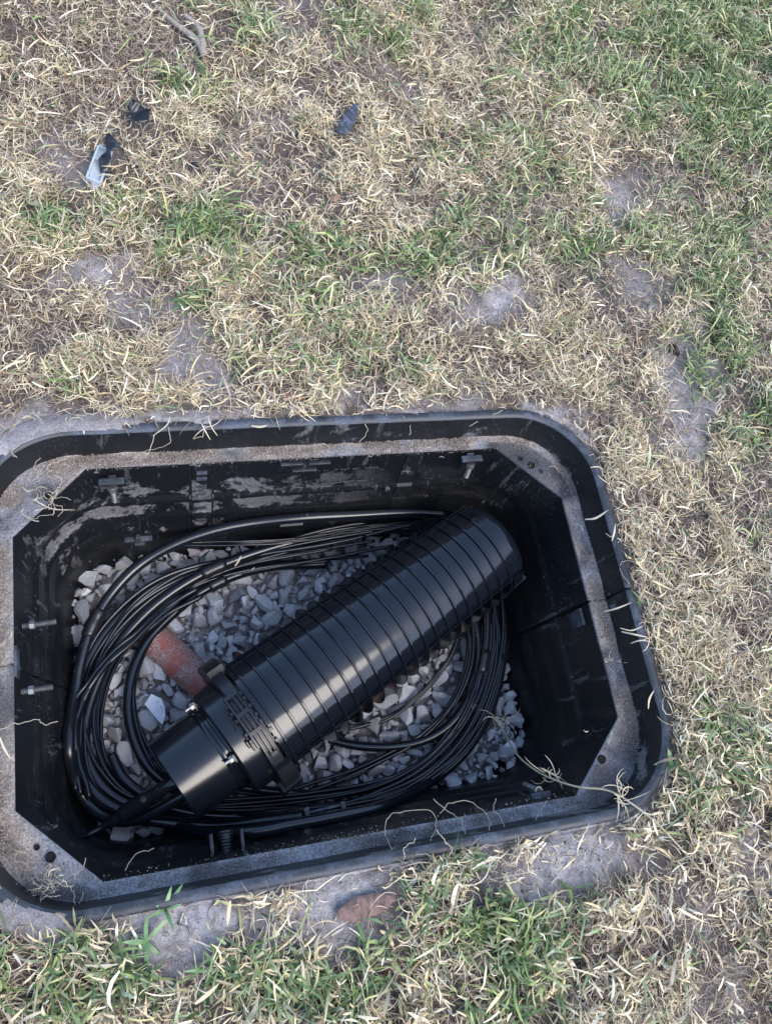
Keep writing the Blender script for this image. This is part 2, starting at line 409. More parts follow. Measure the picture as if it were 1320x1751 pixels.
def bolt(p, d, L=.045, r=.004, nut_at=.0, plate=None, matn='rust', name='bolt'):
    """threaded rod from p along d with a nut and optional square washer"""
    d = np.array(d, float); d /= np.linalg.norm(d); p = np.array(p)
    mb = MB(); ts = np.arange(0, L, .0011); rr = r * (1 + .10 * np.sign(np.sin(ts / .0022 * 2 * np.pi + .5)))
    mb.tube(p + ts[:, None] * d, rr, 12); o = mb.build(name, M[matn], pit, sharp=40)
    mb = MB(); mb.tube([p + d * nut_at, p + d * (nut_at + .007)], r * 1.6, 6); mb.build('nut', M['steel'], o, sharp=30)
    if plate:
        mb = MB(); z = Vector(d).to_track_quat('Z', 'Y').to_matrix(); mb.box(*(p + d * .002), plate[0], plate[1], .003, z, .0008); mb.build('washer_plate', M['rust'], o, sharp=30)
    return o
# T-shaped lid fixings on the far wall
for px, py in ((192, 832), (806, 792)):
    a = top_wall(px, py, .022); mb = MB()
    bolt(a + np.array([0, 0, .0]), (0.03, -.22, -1), .040, .0048, .003)
    mb.box(a[0], a[1] + .006, a[2] + .006, .040, .012, .006, None, .002); mb.box(a[0] + .001, a[1] + .013, a[2] - .006, .014, .014, .018, None, .002)
    mb.build('fixing_lug', M['rim'], pit, sharp=40)
a = top_wall(661, 830, .002); bolt(a, (0, -1, .1), .012, .003, .004)
a = top_wall(237, 922, .004); mb = MB(); mb.box(*a, .05, .010, .006, None, .001); mb.box(a[0], a[1] - .002, a[2] + .010, .008, .010, .02, None, .001); mb.box(a[0] + .002, a[1] - .004, a[2] - .006, .018, .014, .006, None, .001)
mb.build('lower_lug', M['rim'], pit, sharp=40)
NL = (1, 0, .15)
for px, py, L in ((40, 1071, .048), (38, 1183, .044)):
    a = bpl(px, py, (IX0 + .008, 0, -.09), NL); bolt(a, (1, .02, .12), L, .0042, .010)
a = bpl(22, 1128, (IX0 + .004, 0, -.08), NL); mb = MB(); mb.box(a[0] + .001, a[1], -.085, .006, .045, .05, None, .001); mb.build('moulded_block', M['rim'], pit, sharp=40)
# small plug on left corner
a = bp(87, 1418, -.12); mb = MB()
for an in (0, 90): mb.box(*a, .022, .004, .012, Matrix.Rotation(rad(an + 20), 3, 'Z'), .001)
mb.tube([a - [0, 0, .012], a + [0, 0, .004]], .007, 10); mb.build('corner_plug', M['rim'], pit, sharp=40)
# near long wall: upright pipe between ribs, cable bracket, lower-right bolt
NB = (0, -1, -.15)
a = bp(386, 1452, -.16); mb = MB()
zz = np.arange(-.12, .06, .002); zz = np.arange(0, .036, .0012); mb.tube(np.column_stack([np.full(len(zz), a[0]), IY0 + .004 + zz, np.full(len(zz), -.135)]), .012 * (1 + .05 * np.sin(zz * 1400)), 16); mb.build('locking_screw', M['wall'], pit, sharp=50)
mb = MB()
for dx in (-.022, .022): mb.box(a[0] + dx, IY0 + .022, -.20, .005, .030, .20, None, .001)
mb.build('screw_guide', M['collar'], pit, sharp=40)
a = bp(557, 1397, -.2); a[1] = IY0 + .046; mb = MB(); Rb = Matrix.Rotation(rad(3), 3, 'Z')
mb.box(a[0], a[1], a[2], .060, .004, .016, Rb, .001)
for dx in (-.030, .030): mb.box(a[0] + dx, a[1] - .006, a[2], .008, .026, .020, Rb, .0015)
mb.build('cable_bracket', m_plastic('grey_bracket', .02, .5, .5, (.16, .16, .18), 40), pit, sharp=40)
a = bp(921, 1352, -.10); bolt(a, (0.0, .25, -1), .055, .0045, .0); 
mb = MB(); mb.box(a[0], a[1] - .008, a[2] + .004, .035, .012, .005, None, .001); mb.build('fixing_lug', M['rim'], pit, sharp=40)
a = bpl(985, 1060, (IX1 - .005, 0, -.09), (-1, 0, .15)); mb = MB(); mb.box(a[0], a[1], a[2], .006, .03, .05, None, .001); mb.build('moulded_block', M['rim'], pit, sharp=40)
# holes in corner gussets: dark recessed eyelets
hm = m_simple('hole_dark', (.004, .004, .004), .9)
for px, py, r_ in ((87, 1466, .0058), (63, 1449, .0034), (909, 795, .0060), (891, 784, .0035), (925, 806, .003), (1030, 1298, .0060), (82, 848, .006)):
    mb = MB(); p = bp(px, py, ZL + .004); t = np.linspace(0, 2 * np.pi, 14, endpoint=False)
    r1 = p + np.column_stack([np.cos(t), np.sin(t), t * 0]) * r_ * 1.35 + [0, 0, -.006]; r2 = p + np.column_stack([np.cos(t), np.sin(t), t * 0]) * r_ + [0, 0, .0006]
    r3 = r2 * 1; r3[:, 2] -= .0012; r4 = p + np.column_stack([np.cos(t), np.sin(t), t * 0]) * r_ * .4; r4[:, 2] -= .0016
    mb.loft([r1, r2, r3, r4]); mb.add(r4, [tuple(range(14))]); mb.build('screw_hole', hm, pit)

# ------------------------------------------------------------------ ground
BARE = [(180, 490, 100, 38, 1), (270, 540, 55, 60, .9), (350, 620, 55, 50, 1), (850, 500, 65, 55, 1), (1100, 470, 55, 40, .8), (1070, 340, 45, 32, .9), (1190, 650, 42, 90, 1.1), (1205, 760, 40, 40, .9),
        (480, 30, 40, 35, .7), (455, 200, 60, 35, .6), (120, 275, 55, 35, .7), (700, 500, 55, 30, .7), (770, 682, 70, 24, .9), (560, 690, 70, 18, .6), (930, 110, 45, 30, .7), (980, 720, 60, 25, .7),
        (340, 1580, 170, 45, 1.1), (560, 1560, 90, 55, 1.1), (960, 1470, 130, 45, 1.2), (905, 1510, 65, 50, 1), (1300, 1490, 45, 55, .8), (1190, 1710, 75, 50, .9), (60, 752, 90, 18, 1), (250, 722, 120, 12, .7), (430, 780 - 80, 60, 12, .5),
        (890, 60, 40, 30, .4), (40, 790, 40, 30, .9), (560, 80, 50, 40, .4), (700, 130, 40, 60, .4), (905, 195, 30, 20, .6), (570, 430, 25, 20, .7), (660, 90, 40, 20, .5), (1230, 1560, 50, 40, .5)]
GREEN = [(1220, 70, 230, 130, 1.3), (1280, 190, 110, 90, 1), (1100, 130, 90, 60, .7), (840, 260, 110, 50, .32), (930, 300, 110, 50, .38), (880, 405, 140, 50, .5), (1000, 395, 90, 50, .5), (1290, 300, 80, 60, .6),
         (1230, 420, 130, 80, .55), (1250, 640, 50, 80, 1.1), (1290, 720, 60, 50, .9), (1210, 560, 60, 40, .6), (100, 385, 120, 38, 1), (330, 405, 130, 35, .75), (450, 440, 120, 35, .65), (570, 460, 120, 40, .6),
         (400, 50, 70, 45, .5), (315, 155, 55, 35, .5), (690, 30, 28, 45, 1), (600, 60, 50, 50, .35), (500, 530, 130, 80, .38), (600, 610, 80, 50, .3), (715, 630, 26, 26, 1), (320, 510, 30, 30, .6), (720, 445, 80, 40, .45), (1000, 60, 60, 60, .4),
         (150, 1670, 220, 75, .95), (90, 1620, 90, 30, .6), (490, 1670, 90, 70, .7), (840, 1570, 130, 85, 1.1), (700, 1660, 120, 70, .9), (1230, 1270, 45, 70, .6), (1250, 1350, 50, 50, .6), (930, 1700, 80, 50, .6), (130, 650, 60, 25, .45), (210, 350, 60, 40, .35)]
BROWN = [(120, 640, 130, 70, .7), (240, 480, 100, 40, .6), (1155, 590, 30, 25, 1.2), (1000, 620, 120, 60, .5), (560, 110, 120, 50, .4), (830, 120, 60, 60, .6), (880, 200, 50, 40, .6), (100, 100, 180, 70, .4), (1180, 1690, 120, 60, .9), (40, 1540, 90, 40, .8),
         (1000, 1640, 120, 60, .5), (300, 660, 80, 40, .5), (880, 590, 90, 50, .5), (30, 470, 50, 30, .9), (1240, 1160, 80, 80, .4), (640, 1700, 60, 40, .5)]
def to_world(L):
    out = []
    for px, py, rx, ry, a in L:
        c = bp(px, py); ex = bp(px + rx, py) - c; ey = bp(px, py - ry) - c
        Mx = np.array([[ex[0], ey[0]], [ex[1], ey[1]]]); out.append((c[:2], np.linalg.inv(Mx), a))
    return out
WB, WG, WR = to_world(BARE), to_world(GREEN), to_world(BROWN)
def field(L, x, y):
    f = np.zeros_like(x)
    jx = (fbm(x, y, 14, 5, 21) - .5) * .16; jy = (fbm(x, y, 14, 5, 27) - .5) * .16
    for c, Mi, a in L:
        dx = x + jx - c[0]; dy = y + jy - c[1]
        u = Mi[0, 0] * dx + Mi[0, 1] * dy; v = Mi[1, 0] * dx + Mi[1, 1] * dy
        f = np.maximum(f, a * np.exp(-(u * u + v * v) ** 1.3 * .9))
    return f
def seen(x, y):                        # how far outside the photographed patch a spot lies (0 inside)
    return np.maximum.reduce([-.25 - x - .0 * y, x - 1.75, -.42 - y, y - 1.85, x * 0])
def bare(x, y):
    f = field(WB, x, y) * (.45 + 1.05 * fbm(x, y, 30, 4, 91)); s = sdf(x, y)
    f = np.maximum(f, .45 * np.exp(-(np.maximum(s, 0) / .010) ** 2) * (fbm(x, y, 9, 3, 41) > .50))
    out = np.clip(seen(x, y) * 4, 0, 1); return np.clip(np.maximum(f, out * .8 * (fbm(x, y, 3, 3, 33) > .58)), 0, 1.2)
def green(x, y):
    out = np.clip(seen(x, y) * 4, 0, 1)
    return np.clip(np.maximum(field(WG, x, y), out * np.clip((fbm(x, y, 2.5, 3, 51) - .42) * 4, 0, 1)), 0, 1.1)
def brown(x, y): return np.clip(field(WR, x, y) + .9 * (fbm(x, y, 7, 4, 61) - .5), 0, 1)
def gz(x, y):
    x = np.asarray(x, float); y = np.asarray(y, float); s = np.maximum(sdf(x, y), 0)
    k = np.clip(s / .12, 0, 1); near = np.exp(-np.maximum(np.hypot(x - .7, y - .7) - 3, 0) / 6)
    z = (.030 * (fbm(x, y, 2.2, 3, 1) - .5) + .018 * (fbm(x, y, 9, 3, 2) - .5)) * k
    z = z + .009 * (fbm(x, y, 28, 3, 4) - .5) * np.clip(s / .02, .25, 1)
    return z - .003 - .004 * np.clip(1 - s / .03, 0, 1)

ds = [-.003] + list(np.arange(.002, .04, .004)) + list(np.arange(.05, 2.3, .013)) + [2.5, 3, 4, 6, 9, 14, 24, 45, 80]
mb = MB(); R = []
for i, d in enumerate(ds):
    r_ = ring(OX0 - d, OX1 + d, OY0 - d, OY1 + d, OR + d, 0, 1.0, nx=150, ny=120, nc=60)
    r_[:, 2] = gz(r_[:, 0], r_[:, 1]); R.append(r_)
R[0][:, 2] -= .02
mb.loft(R); ground = mb.build('ground', M['soil']); tag(ground, kind='structure')
V = mb.arr(); ca = ground.data.color_attributes.new('Col', 'FLOAT_COLOR', 'POINT')
bf = bare(V[:, 0], V[:, 1]); br = np.clip(1 - bf * 1.3, 0, 1) * .75 + .35 * brown(V[:, 0], V[:, 1]) * np.clip(1 - bf, 0, 1)
br = np.clip(br, 0, .92)
ca.data.foreach_set('color', np.column_stack([br, br, br, np.ones(len(br))]).astype(np.float32).ravel())

# ------------------------------------------------------------------ grass
PAL_STRAW = np.array([(.84, .71, .475), (.74, .58, .35), (.90, .80, .59), (.56, .45, .285), (.69, .57, .39), (.37, .29, .195), (.80, .62, .35), (.60, .505, .375), (.46, .34, .20)])
PAL_OLD = np.array([(.38, .30, .23), (.26, .19, .135), (.14, .095, .07), (.46, .38, .30), (.29, .20, .14), (.52, .42, .32)])
PAL_GREEN = np.array([(.14, .22, .072), (.215, .295, .095), (.09, .155, .06), (.31, .375, .14), (.16, .235, .11), (.45, .44, .20), (.23, .30, .145)])
def blades(N, kind, cands, cand_prob):
    idx = rng.choice(len(cands), N, p=cand_prob); P = cands[idx]
    u = rng.random
    if kind == 'straw':
        L = rng.gamma(5, .0043, N).clip(.007, .050); W = rng.uniform(.0009, .0030, N) * np.clip(L / .03, .7, 1.25) * np.where(P[:, 1] < .05, 1.55, 1); th = np.abs(rng.normal(.15, .26, N)); dth = rng.normal(-.06, .22, N); da = rng.normal(0, .20, N); z0 = rng.gamma(2.2, .0058, N); pal = PAL_STRAW; S = 5
    elif kind == 'chip':
        L = rng.gamma(4, .0035, N).clip(.005, .03); W = rng.uniform(.0010, .0030, N); th = np.abs(rng.normal(.03, .15, N)); dth = rng.normal(0, .15, N); da = rng.normal(0, .2, N); z0 = rng.uniform(0, .003, N); pal = np.vstack([PAL_STRAW, PAL_OLD[:4]]); S = 3
    elif kind == 'old':
        L = rng.gamma(5, .0080, N).clip(.015, .09); W = rng.uniform(.0006, .0017, N); th = np.abs(rng.normal(.10, .25, N)); dth = rng.normal(-.05, .30, N); da = rng.normal(0, .55, N); z0 = rng.gamma(2, .0025, N); pal = PAL_OLD; S = 6
    elif kind == 'strand':
        L = rng.gamma(5, .0070, N).clip(.012, .075); W = rng.uniform(.0006, .0016, N); th = np.abs(rng.normal(.12, .22, N)); dth = rng.normal(-.04, .22, N); da = rng.normal(0, .42, N); z0 = rng.gamma(2, .0058, N); pal = PAL_STRAW; S = 6
    else:
        L = rng.gamma(6, .0055, N).clip(.012, .075); W = rng.uniform(.0015, .0040, N) * np.where(P[:, 1] < .05, 1.3, 1); th = np.abs(rng.normal(.55, .40, N)); dth = rng.normal(-.22, .20, N); da = rng.normal(0, .16, N); z0 = rng.gamma(2, .005, N); pal = PAL_GREEN; S = 5
    az = u(N) * 2 * np.pi + 0
    roll = rng.normal(0, .7, N)
    prof = {3: [.7, 1, .25], 5: [.55, .95, 1, .72, .06], 6: [.8, 1, 1, .9, .7, .2]}[S]
    pts = np.zeros((S, N, 3)); dirs = np.zeros((S, N, 3)); p = np.column_stack([P[:, 0], P[:, 1], gz(P[:, 0], P[:, 1]) + z0])
    kink = (u(N) < .25) * rng.normal(0, .9, N)
    for s in range(S):
        d = np.column_stack([np.cos(az) * np.cos(th), np.sin(az) * np.cos(th), np.sin(th)])
        pts[s] = p; dirs[s] = d
        p = p + d * (L / (S - 1))[:, None]
        th = th + dth; az = az + da + (kink if s == 1 else 0)
    g = gz(pts[-1, :, 0], pts[-1, :, 1])
    for s in range(1, S):
        pts[s, :, 2] = np.maximum(pts[s, :, 2], pts[0, :, 2] * 0 + (gz(pts[s, :, 0], pts[s, :, 1])) + .0008)
    side = np.cross(dirs, np.array([0, 0, 1.0])); side /= np.linalg.norm(side, axis=2)[:, :, None] + 1e-9
    nrm = np.cross(side, dirs)
    rr = roll[None, :] + np.linspace(0, 1, S)[:, None] * rng.normal(0, .8, N)[None, :]
    wv = side * np.cos(rr)[:, :, None] + nrm * np.sin(rr)[:, :, None]
    w_ = (W[None, :] * .5 * np.array(prof)[:, None])[:, :, None]
    A = pts - wv * w_; B = pts + wv * w_
    # keep clear of the pit, a few tips may overhang
    sd0 = sdf(pts[0, :, 0], pts[0, :, 1]); sds = np.min(np.array([sdf(pts[s, :, 0], pts[s, :, 1]) for s in range(S)]), axis=0)
    over = .16 + .5 * ((P[:, 0] < -.09) & (P[:, 1] < .03)) + .25 * (P[:, 1] > .6) * (P[:, 0] < .1)
    ok = (sd0 > .002) & ((sds > -.004) | ((sds > -.034) & (u(N) < over)))
    dd = np.maximum(0, -np.array([sdf(pts[s, :, 0], pts[s, :, 1]) for s in range(S)]))
    lift = np.where(dd > 0, .008, 0)
    A[:, :, 2] = np.where(dd > 0, np.maximum(A[:, :, 2], .008), A[:, :, 2]); B[:, :, 2] = np.where(dd > 0, np.maximum(B[:, :, 2], .009), B[:, :, 2])
    V = np.stack([A, B], axis=2)[:, ok].transpose(1, 0, 2, 3)     # n, S, 2, 3
    n = V.shape[0]
    c = pal[rng.integers(0, len(pal), N)] * rng.uniform(.68, 1.12, N)[:, None]
    c = c[ok][:, None, None, :] * np.ones((1, S, 2, 1))
    if kind == 'green':                                            # many green blades have straw tips
        tipy = (u(N) < .30)[ok]; st = PAL_STRAW[rng.integers(0, 4, n)]
        k = np.linspace(0, 1, S)[None, :, None, None] ** 2 * tipy[:, None, None, None]
        c = c * (1 - k) + st[:, None, None, :] * k
    return V, c
def grass_mesh(name, packs, m):
    Vs = []; Cs = []; Fs = []; off = 0
    for V, c in packs:
        n, S = V.shape[:2]; Vs.append(V.reshape(-1, 3)); Cs.append(c.reshape(-1, 3))
        b0 = (np.arange(n) * S * 2)[:, None] + off
        for s in range(S - 1):
            q = np.array([s * 2, s * 2 + 1, s * 2 + 3, s * 2 + 2])[None, :]; Fs.append(b0 + q)
        off += n * S * 2
    V = np.concatenate(Vs).astype(np.float32); C_ = np.concatenate(Cs); F = np.concatenate(Fs).astype(np.int32)
    me = bpy.data.meshes.new(name); me.vertices.add(len(V)); me.vertices.foreach_set('co', V.ravel())
    me.loops.add(F.size); me.loops.foreach_set('vertex_index', F.ravel())
    me.polygons.add(len(F)); me.polygons.foreach_set('loop_start', np.arange(0, F.size, 4, dtype=np.int32))
    me.update(calc_edges=True); me.shade_smooth()
    ca = me.color_attributes.new('Col', 'FLOAT_COLOR', 'POINT')
    ca.data.foreach_set('color', np.column_stack([C_, np.ones(len(C_))]).astype(np.float32).ravel())
    me.materials.append(m); o = bpy.data.objects.new(name, me); COL.objects.link(o); return o
NC = 500000
cand = np.column_stack([rng.uniform(-1.3, 2.7, NC), rng.uniform(-1.3, 2.9, NC)])
cand = cand[sdf(cand[:, 0], cand[:, 1]) > .003]
out_ = np.clip(seen(cand[:, 0], cand[:, 1]) * 5, 0, 1)
bw = bare(cand[:, 0], cand[:, 1]); gw = green(cand[:, 0], cand[:, 1]); rw = brown(cand[:, 0], cand[:, 1])
cl = np.clip((fbm(cand[:, 0], cand[:, 1], 22, 3, 71) - .34) * 4.2, .05, 1.6) * np.clip((fbm(cand[:, 0], cand[:, 1], 6, 4, 75) - .30) * 4, .25, 1.3)          # tufts
LIT = [(172, 298, .055), (189, 290, .045), (237, 223, .045), (590, 228, .045), (590, 210, .03), (588, 248, .03), (331, 293, .012), (338, 88, .02), (285, 42, .02), (310, 64, .02), (350, 105, .02), (502, 677, .025), (1158, 595, .03), (625, 1550, .045)]
lit = np.ones(len(cand))
for px, py, r_ in LIT:
    c = bp(px, py); lit *= 1 - .93 * np.exp(-(np.hypot(cand[:, 0] - c[0], cand[:, 1] - c[1]) / r_) ** 4)
base = lit * np.clip(1 - bw, .0, 1) ** 1.6 * (1 - .62 * out_)
def pr(wt): wt = np.maximum(wt, 1e-9); return wt / wt.sum()
p_straw = pr(base * cl * (1 - .72 * np.clip(gw, 0, 1)) * (1 - .62 * rw) + .004 * lit)
p_old = pr((base * .8 + .22) * (.35 + .9 * rw) * (1 - .5 * np.clip(gw, 0, 1)))
p_chip = pr((.4 + .6 * base) * (1 - .6 * out_))
clg = np.clip((fbm(cand[:, 0], cand[:, 1], 18, 3, 81) - .36) * 4, .02, 1.6)
p_green = pr((np.clip(gw, 0, 1.1) ** 1.4 * clg + .028 * cl * base) * (1 - .55 * out_) * np.clip(1 - .8 * bw, 0, 1) * lit)
o = grass_mesh('dry_grass', [blades(185000, 'straw', cand, p_straw), blades(90000, 'strand', cand, p_straw), blades(45000, 'chip', cand, p_chip)], M['straw'])
tag(o, 'pale straw coloured dry grass covering the ground around the pit', 'dry grass', kind='stuff')
o = grass_mesh('grass_thatch', [blades(140000, 'old', cand, p_old)], M['straw'])
tag(o, 'thin brown and grey thatch lying under the dry grass', 'thatch', kind='stuff')
o = grass_mesh('green_grass', [blades(115000, 'green', cand, p_green)], M['green'])
tag(o, 'green grass growing in patches through the dry lawn', 'green grass', kind='stuff')

# ------------------------------------------------------------------ gravel
def ico(sub=3):
    bm = bmesh.new(); bmesh.ops.create_icosphere(bm, subdivisions=sub, radius=1); bm.verts.index_update()
    V = np.array([v.co[:] for v in bm.verts]); F = np.array([[v.index for v in f.verts] for f in bm.faces]); bm.free(); return V, F
IV, IF = ico(3)
def stone(seed, cuts=10, flat=1.0):
    r = np.random.default_rng(seed); V = IV.copy()
    for i in range(cuts):
        n = r.normal(size=3); n /= np.linalg.norm(n); d = r.uniform(.28, .74)
        t = V @ n - d; V = V - np.maximum(t, 0)[:, None] * n * .985
    V *= np.array([r.uniform(.85, 1.2), r.uniform(.7, 1.0), r.uniform(.6, .85) * flat])
    V += .025 * (np.sin(V @ r.normal(size=(3, 3)) * 5 + r.random(3) * 6))
    return V
STN = [stone(s) for s in range(24)]
def stones_obj(name, items, m, parent=None):
    Vs = []; Fs = []; Cs = []; off = 0
    for (p, s, k, R_, col) in items:
        V = (STN[k] * s) @ R_.T + p; Vs.append(V); Fs.append(IF + off); off += len(V); Cs.append(np.tile(col, (len(V), 1)))
    V = np.concatenate(Vs).astype(np.float32); F = np.concatenate(Fs).astype(np.int32); C_ = np.concatenate(Cs)
    me = bpy.data.meshes.new(name); me.vertices.add(len(V)); me.vertices.foreach_set('co', V.ravel())
    me.loops.add(F.size); me.loops.foreach_set('vertex_index', F.ravel()); me.polygons.add(len(F)); me.polygons.foreach_set('loop_start', np.arange(0, F.size, 3, dtype=np.int32))
    me.update(calc_edges=True); me.shade_smooth(); me.set_sharp_from_angle(angle=rad(28))
    ca = me.color_attributes.new('Col', 'FLOAT_COLOR', 'POINT'); ca.data.foreach_set('color', np.column_stack([C_, np.ones(len(C_))]).astype(np.float32).ravel())
    me.materials.append(m); o = bpy.data.objects.new(name, me); COL.objects.link(o); return o
def rrot():
    q = rng.normal(size=4); q /= np.linalg.norm(q); return np.array(Vector((0, 0, 0)).to_track_quat('Z', 'Y').to_matrix()) * 0 + np.array(__import__('mathutils').Quaternion(q).to_matrix())
def rcol():
    g = rng.uniform(.30, .55); t = rng.random()
    if t < .12: return np.array([.30, .255, .27]) * rng.uniform(.7, 1.1)
    if t < .15: return np.array([.36, .33, .30]) * rng.uniform(.7, 1.1)
    return np.array([g, g * .99, g * .985])
items = []; placed = []
fx0, fx1, fy0, fy1 = IX0 + .048, IX1 - .048, IY0 + .045, IY1 - .048
def inside(x, y, m=.0):
    return (fx0 + m < x < fx1 - m) and (fy0 + m < y < fy1 - m) and not (min(x - fx0, fx1 - x) + min(y - fy0, fy1 - y) < .05)
hump = lambda x, y: .022 * math.exp(-((x - .64) ** 2 + (y - .10) ** 2) / .010) + .010 * math.exp(-((x - .25) ** 2 + (y - .12) ** 2) / .05) + .006 * vnoise(x * 14, y * 14, 3)
for rmin, rmax, tries, lay in ((.019, .026, 1200, .002), (.013, .019, 7000, -.001), (.008, .013, 16000, -.001), (.0045, .008, 9000, -.001)):
    for _ in range(tries):
        x = rng.uniform(fx0, fx1); y = rng.uniform(fy0, fy1); r_ = rng.uniform(rmin, rmax)
        if not inside(x, y, r_ * .6): continue
        if rmin > .017 and rng.random() < .5 and x > .3: continue
        if placed:
            A = np.array(placed); 
            if np.any(np.hypot(A[:, 0] - x, A[:, 1] - y) < (A[:, 2] + r_) * .70): continue
        placed.append((x, y, r_)); items.append((np.array([x, y, ZF - r_ * .15 + lay + hump(x, y) + rng.uniform(-.003, .004)]), r_ * 1.22, int(rng.integers(24)), rrot(), rcol()))
for _ in range(2600):                                                # a second, buried layer closes the gaps
    x = rng.uniform(fx0, fx1); y = rng.uniform(fy0, fy1)
    if inside(x, y): items.append((np.array([x, y, ZF - .013 + hump(x, y)]), rng.choice([.004, .006, .009, .013]), int(rng.integers(24)), rrot(), rcol() * .85))
o = stones_obj('gravel', items, M['stone']); tag(o, 'crushed grey limestone gravel filling the bottom of the pit', 'gravel', kind='stuff')
def lone(px, py, z, s, k, col, name, label, flat=None):
    p = bp(px, py, z); R_ = rrot(); o = stones_obj(name, [(np.zeros(3), s, k, R_, np.array(col))], M['stone']); o.location = p
    if flat is not None: o.scale = flat
    tag(o, label, 'stone'); return o
lone(868, 1280, -.305, .021, 3, (.66, .66, .66), 'loose_stone', 'bright white lump of limestone at the right end of the gravel')
lone(146, 1014, -.300, .014, 5, (.60, .59, .58), 'loose_stone', 'pale stone wedged beside the cables at the left end of the gravel')
lone(205, 1430, -.320, .028, 9, (.44, .42, .40), 'stone_slab', 'flat buff stone slab below the cable tail at the bottom left corner')
lone(365, 1052, -.330, .026, 11, (.42, .41, .41), 'loose_stone', 'large angular grey stone above the red pipe')
lone(420, 1028, -.325, .021, 14, (.55, .55, .56), 'loose_stone', 'pale angular stone with a flat face left of the black canister')

# soil crumbs and grit on the bare patches, sand grains caked on the ledge
IV1, IF1 = ico(1)
def crumbs(name, P, sz, pal, label, cat):
    n = len(P); V = (IV1[None] * (1 + rng.normal(0, .22, (n, len(IV1), 1)))) * (sz[:, None, None] * rng.uniform(.6, 1.2, (n, 1, 3))) + P[:, None, :]
    me = bpy.data.meshes.new(name); me.vertices.add(n * len(IV1)); me.vertices.foreach_set('co', V.astype(np.float32).ravel())
    F = (IF1[None] + (np.arange(n) * len(IV1))[:, None, None]).astype(np.int32); me.loops.add(F.size); me.loops.foreach_set('vertex_index', F.ravel())
    me.polygons.add(F.size // 3); me.polygons.foreach_set('loop_start', np.arange(0, F.size, 3, dtype=np.int32)); me.update(calc_edges=True)
    cc = np.array(pal)[rng.integers(0, len(pal), n)]; ca = me.color_attributes.new('Col', 'FLOAT_COLOR', 'POINT')
    ca.data.foreach_set('color', np.column_stack([np.repeat(cc, len(IV1), 0), np.ones(n * len(IV1))]).astype(np.float32).ravel())
    me.materials.append(M['straw']); o = bpy.data.objects.new(name, me); COL.objects.link(o); tag(o, label, cat, kind='stuff')
pc = pr(np.clip(bw, 0, 1) ** 1.5 + .03 + .5 * np.exp(-(sdf(cand[:, 0], cand[:, 1]) / .03) ** 2)); ci = cand[rng.choice(len(cand), 18000, p=pc)]
sz = rng.gamma(2.2, .00055, len(ci)).clip(.0005, .0055)
crumbs('soil_crumbs', np.column_stack([ci, gz(ci[:, 0], ci[:, 1]) + sz * .35]), sz, [(.26, .22, .20), (.16, .125, .10), (.38, .35, .33), (.11, .08, .065), (.30, .27, .26)], 'small crumbs of soil and grit scattered on the bare ground', 'soil crumbs')
lp = np.column_stack([rng.uniform(OX0, OX1, 260000), rng.uniform(OY0, OY1, 260000)]); sl = sdf(lp[:, 0], lp[:, 1])
onl = (sl < -.0225) & (sl > -.052) | ((sl < -.0225) & ((np.minimum(lp[:, 0] - IX0, IX1 - lp[:, 0]) + np.minimum(lp[:, 1] - IY0, IY1 - lp[:, 1])) < IC - .008))
lp = lp[onl]; sl = sl[onl]
wt = np.clip((fbm(lp[:, 0], lp[:, 1], 20, 4, 111) - .40) * 6, .03, 1) * np.where(lp[:, 1] > .03, 1, .15) * np.exp(-((sl + .030) / .014) ** 2) + .03
lp = lp[rng.choice(len(lp), 42000, p=wt / wt.sum())]
sz = rng.gamma(2.2, .00020, len(lp)).clip(.0002, .0013)
crumbs('ledge_sand', np.column_stack([lp, np.full(len(lp), ZL + .0012) + rng.uniform(0, .0030, len(lp))]), sz, [(.30, .25, .20), (.22, .175, .14), (.38, .33, .29), (.15, .11, .085), (.32, .28, .25)], 'loose beige sand caked on the inner ledge of the pit', 'sand')

# white broken tile
tile = empty('tile_shard', bp(268, 1210, -.318), (rad(8), rad(-6), rad(12)))
mb = MB(); poly = np.array([(-.016, .012), (-.001, .024), (.012, .011), (.013, -.004), (.010, -.018), (.001, -.030), (-.006, -.014)])
poly *= 1.05
top = np.column_stack([poly, np.full(7, .004)]); bot = np.column_stack([poly * 1.02, np.full(7, -.003)]); mid = np.column_stack([poly * 1.02, np.full(7, .003)])
mb.add(np.vstack([bot, mid, top]), [tuple(range(7))[::-1], tuple(range(14, 21))] + [(i, (i + 1) % 7, 7 + (i + 1) % 7, 7 + i) for i in range(7)] + [(7 + i, 7 + (i + 1) % 7, 14 + (i + 1) % 7, 14 + i) for i in range(7)])
o = mb.build('tile_body', m_simple('white_glaze', (.72, .74, .76), .3, noise=.15, scale=90), tile, smooth=False)
mb = MB()
for i in range(9): mb.box(.006 + random.uniform(-.006, .004), random.uniform(-.014, .010), .0045, random.uniform(.0012, .004), .0006, .0005, Matrix.Rotation(random.uniform(-.6, .9), 3, 'Z'))
mb.build('tile_scuff', m_simple('scuff_dark', (.03, .03, .04), .7), tile)
tag(tile, 'white broken tile shard lying on the grey gravel', 'tile shard')

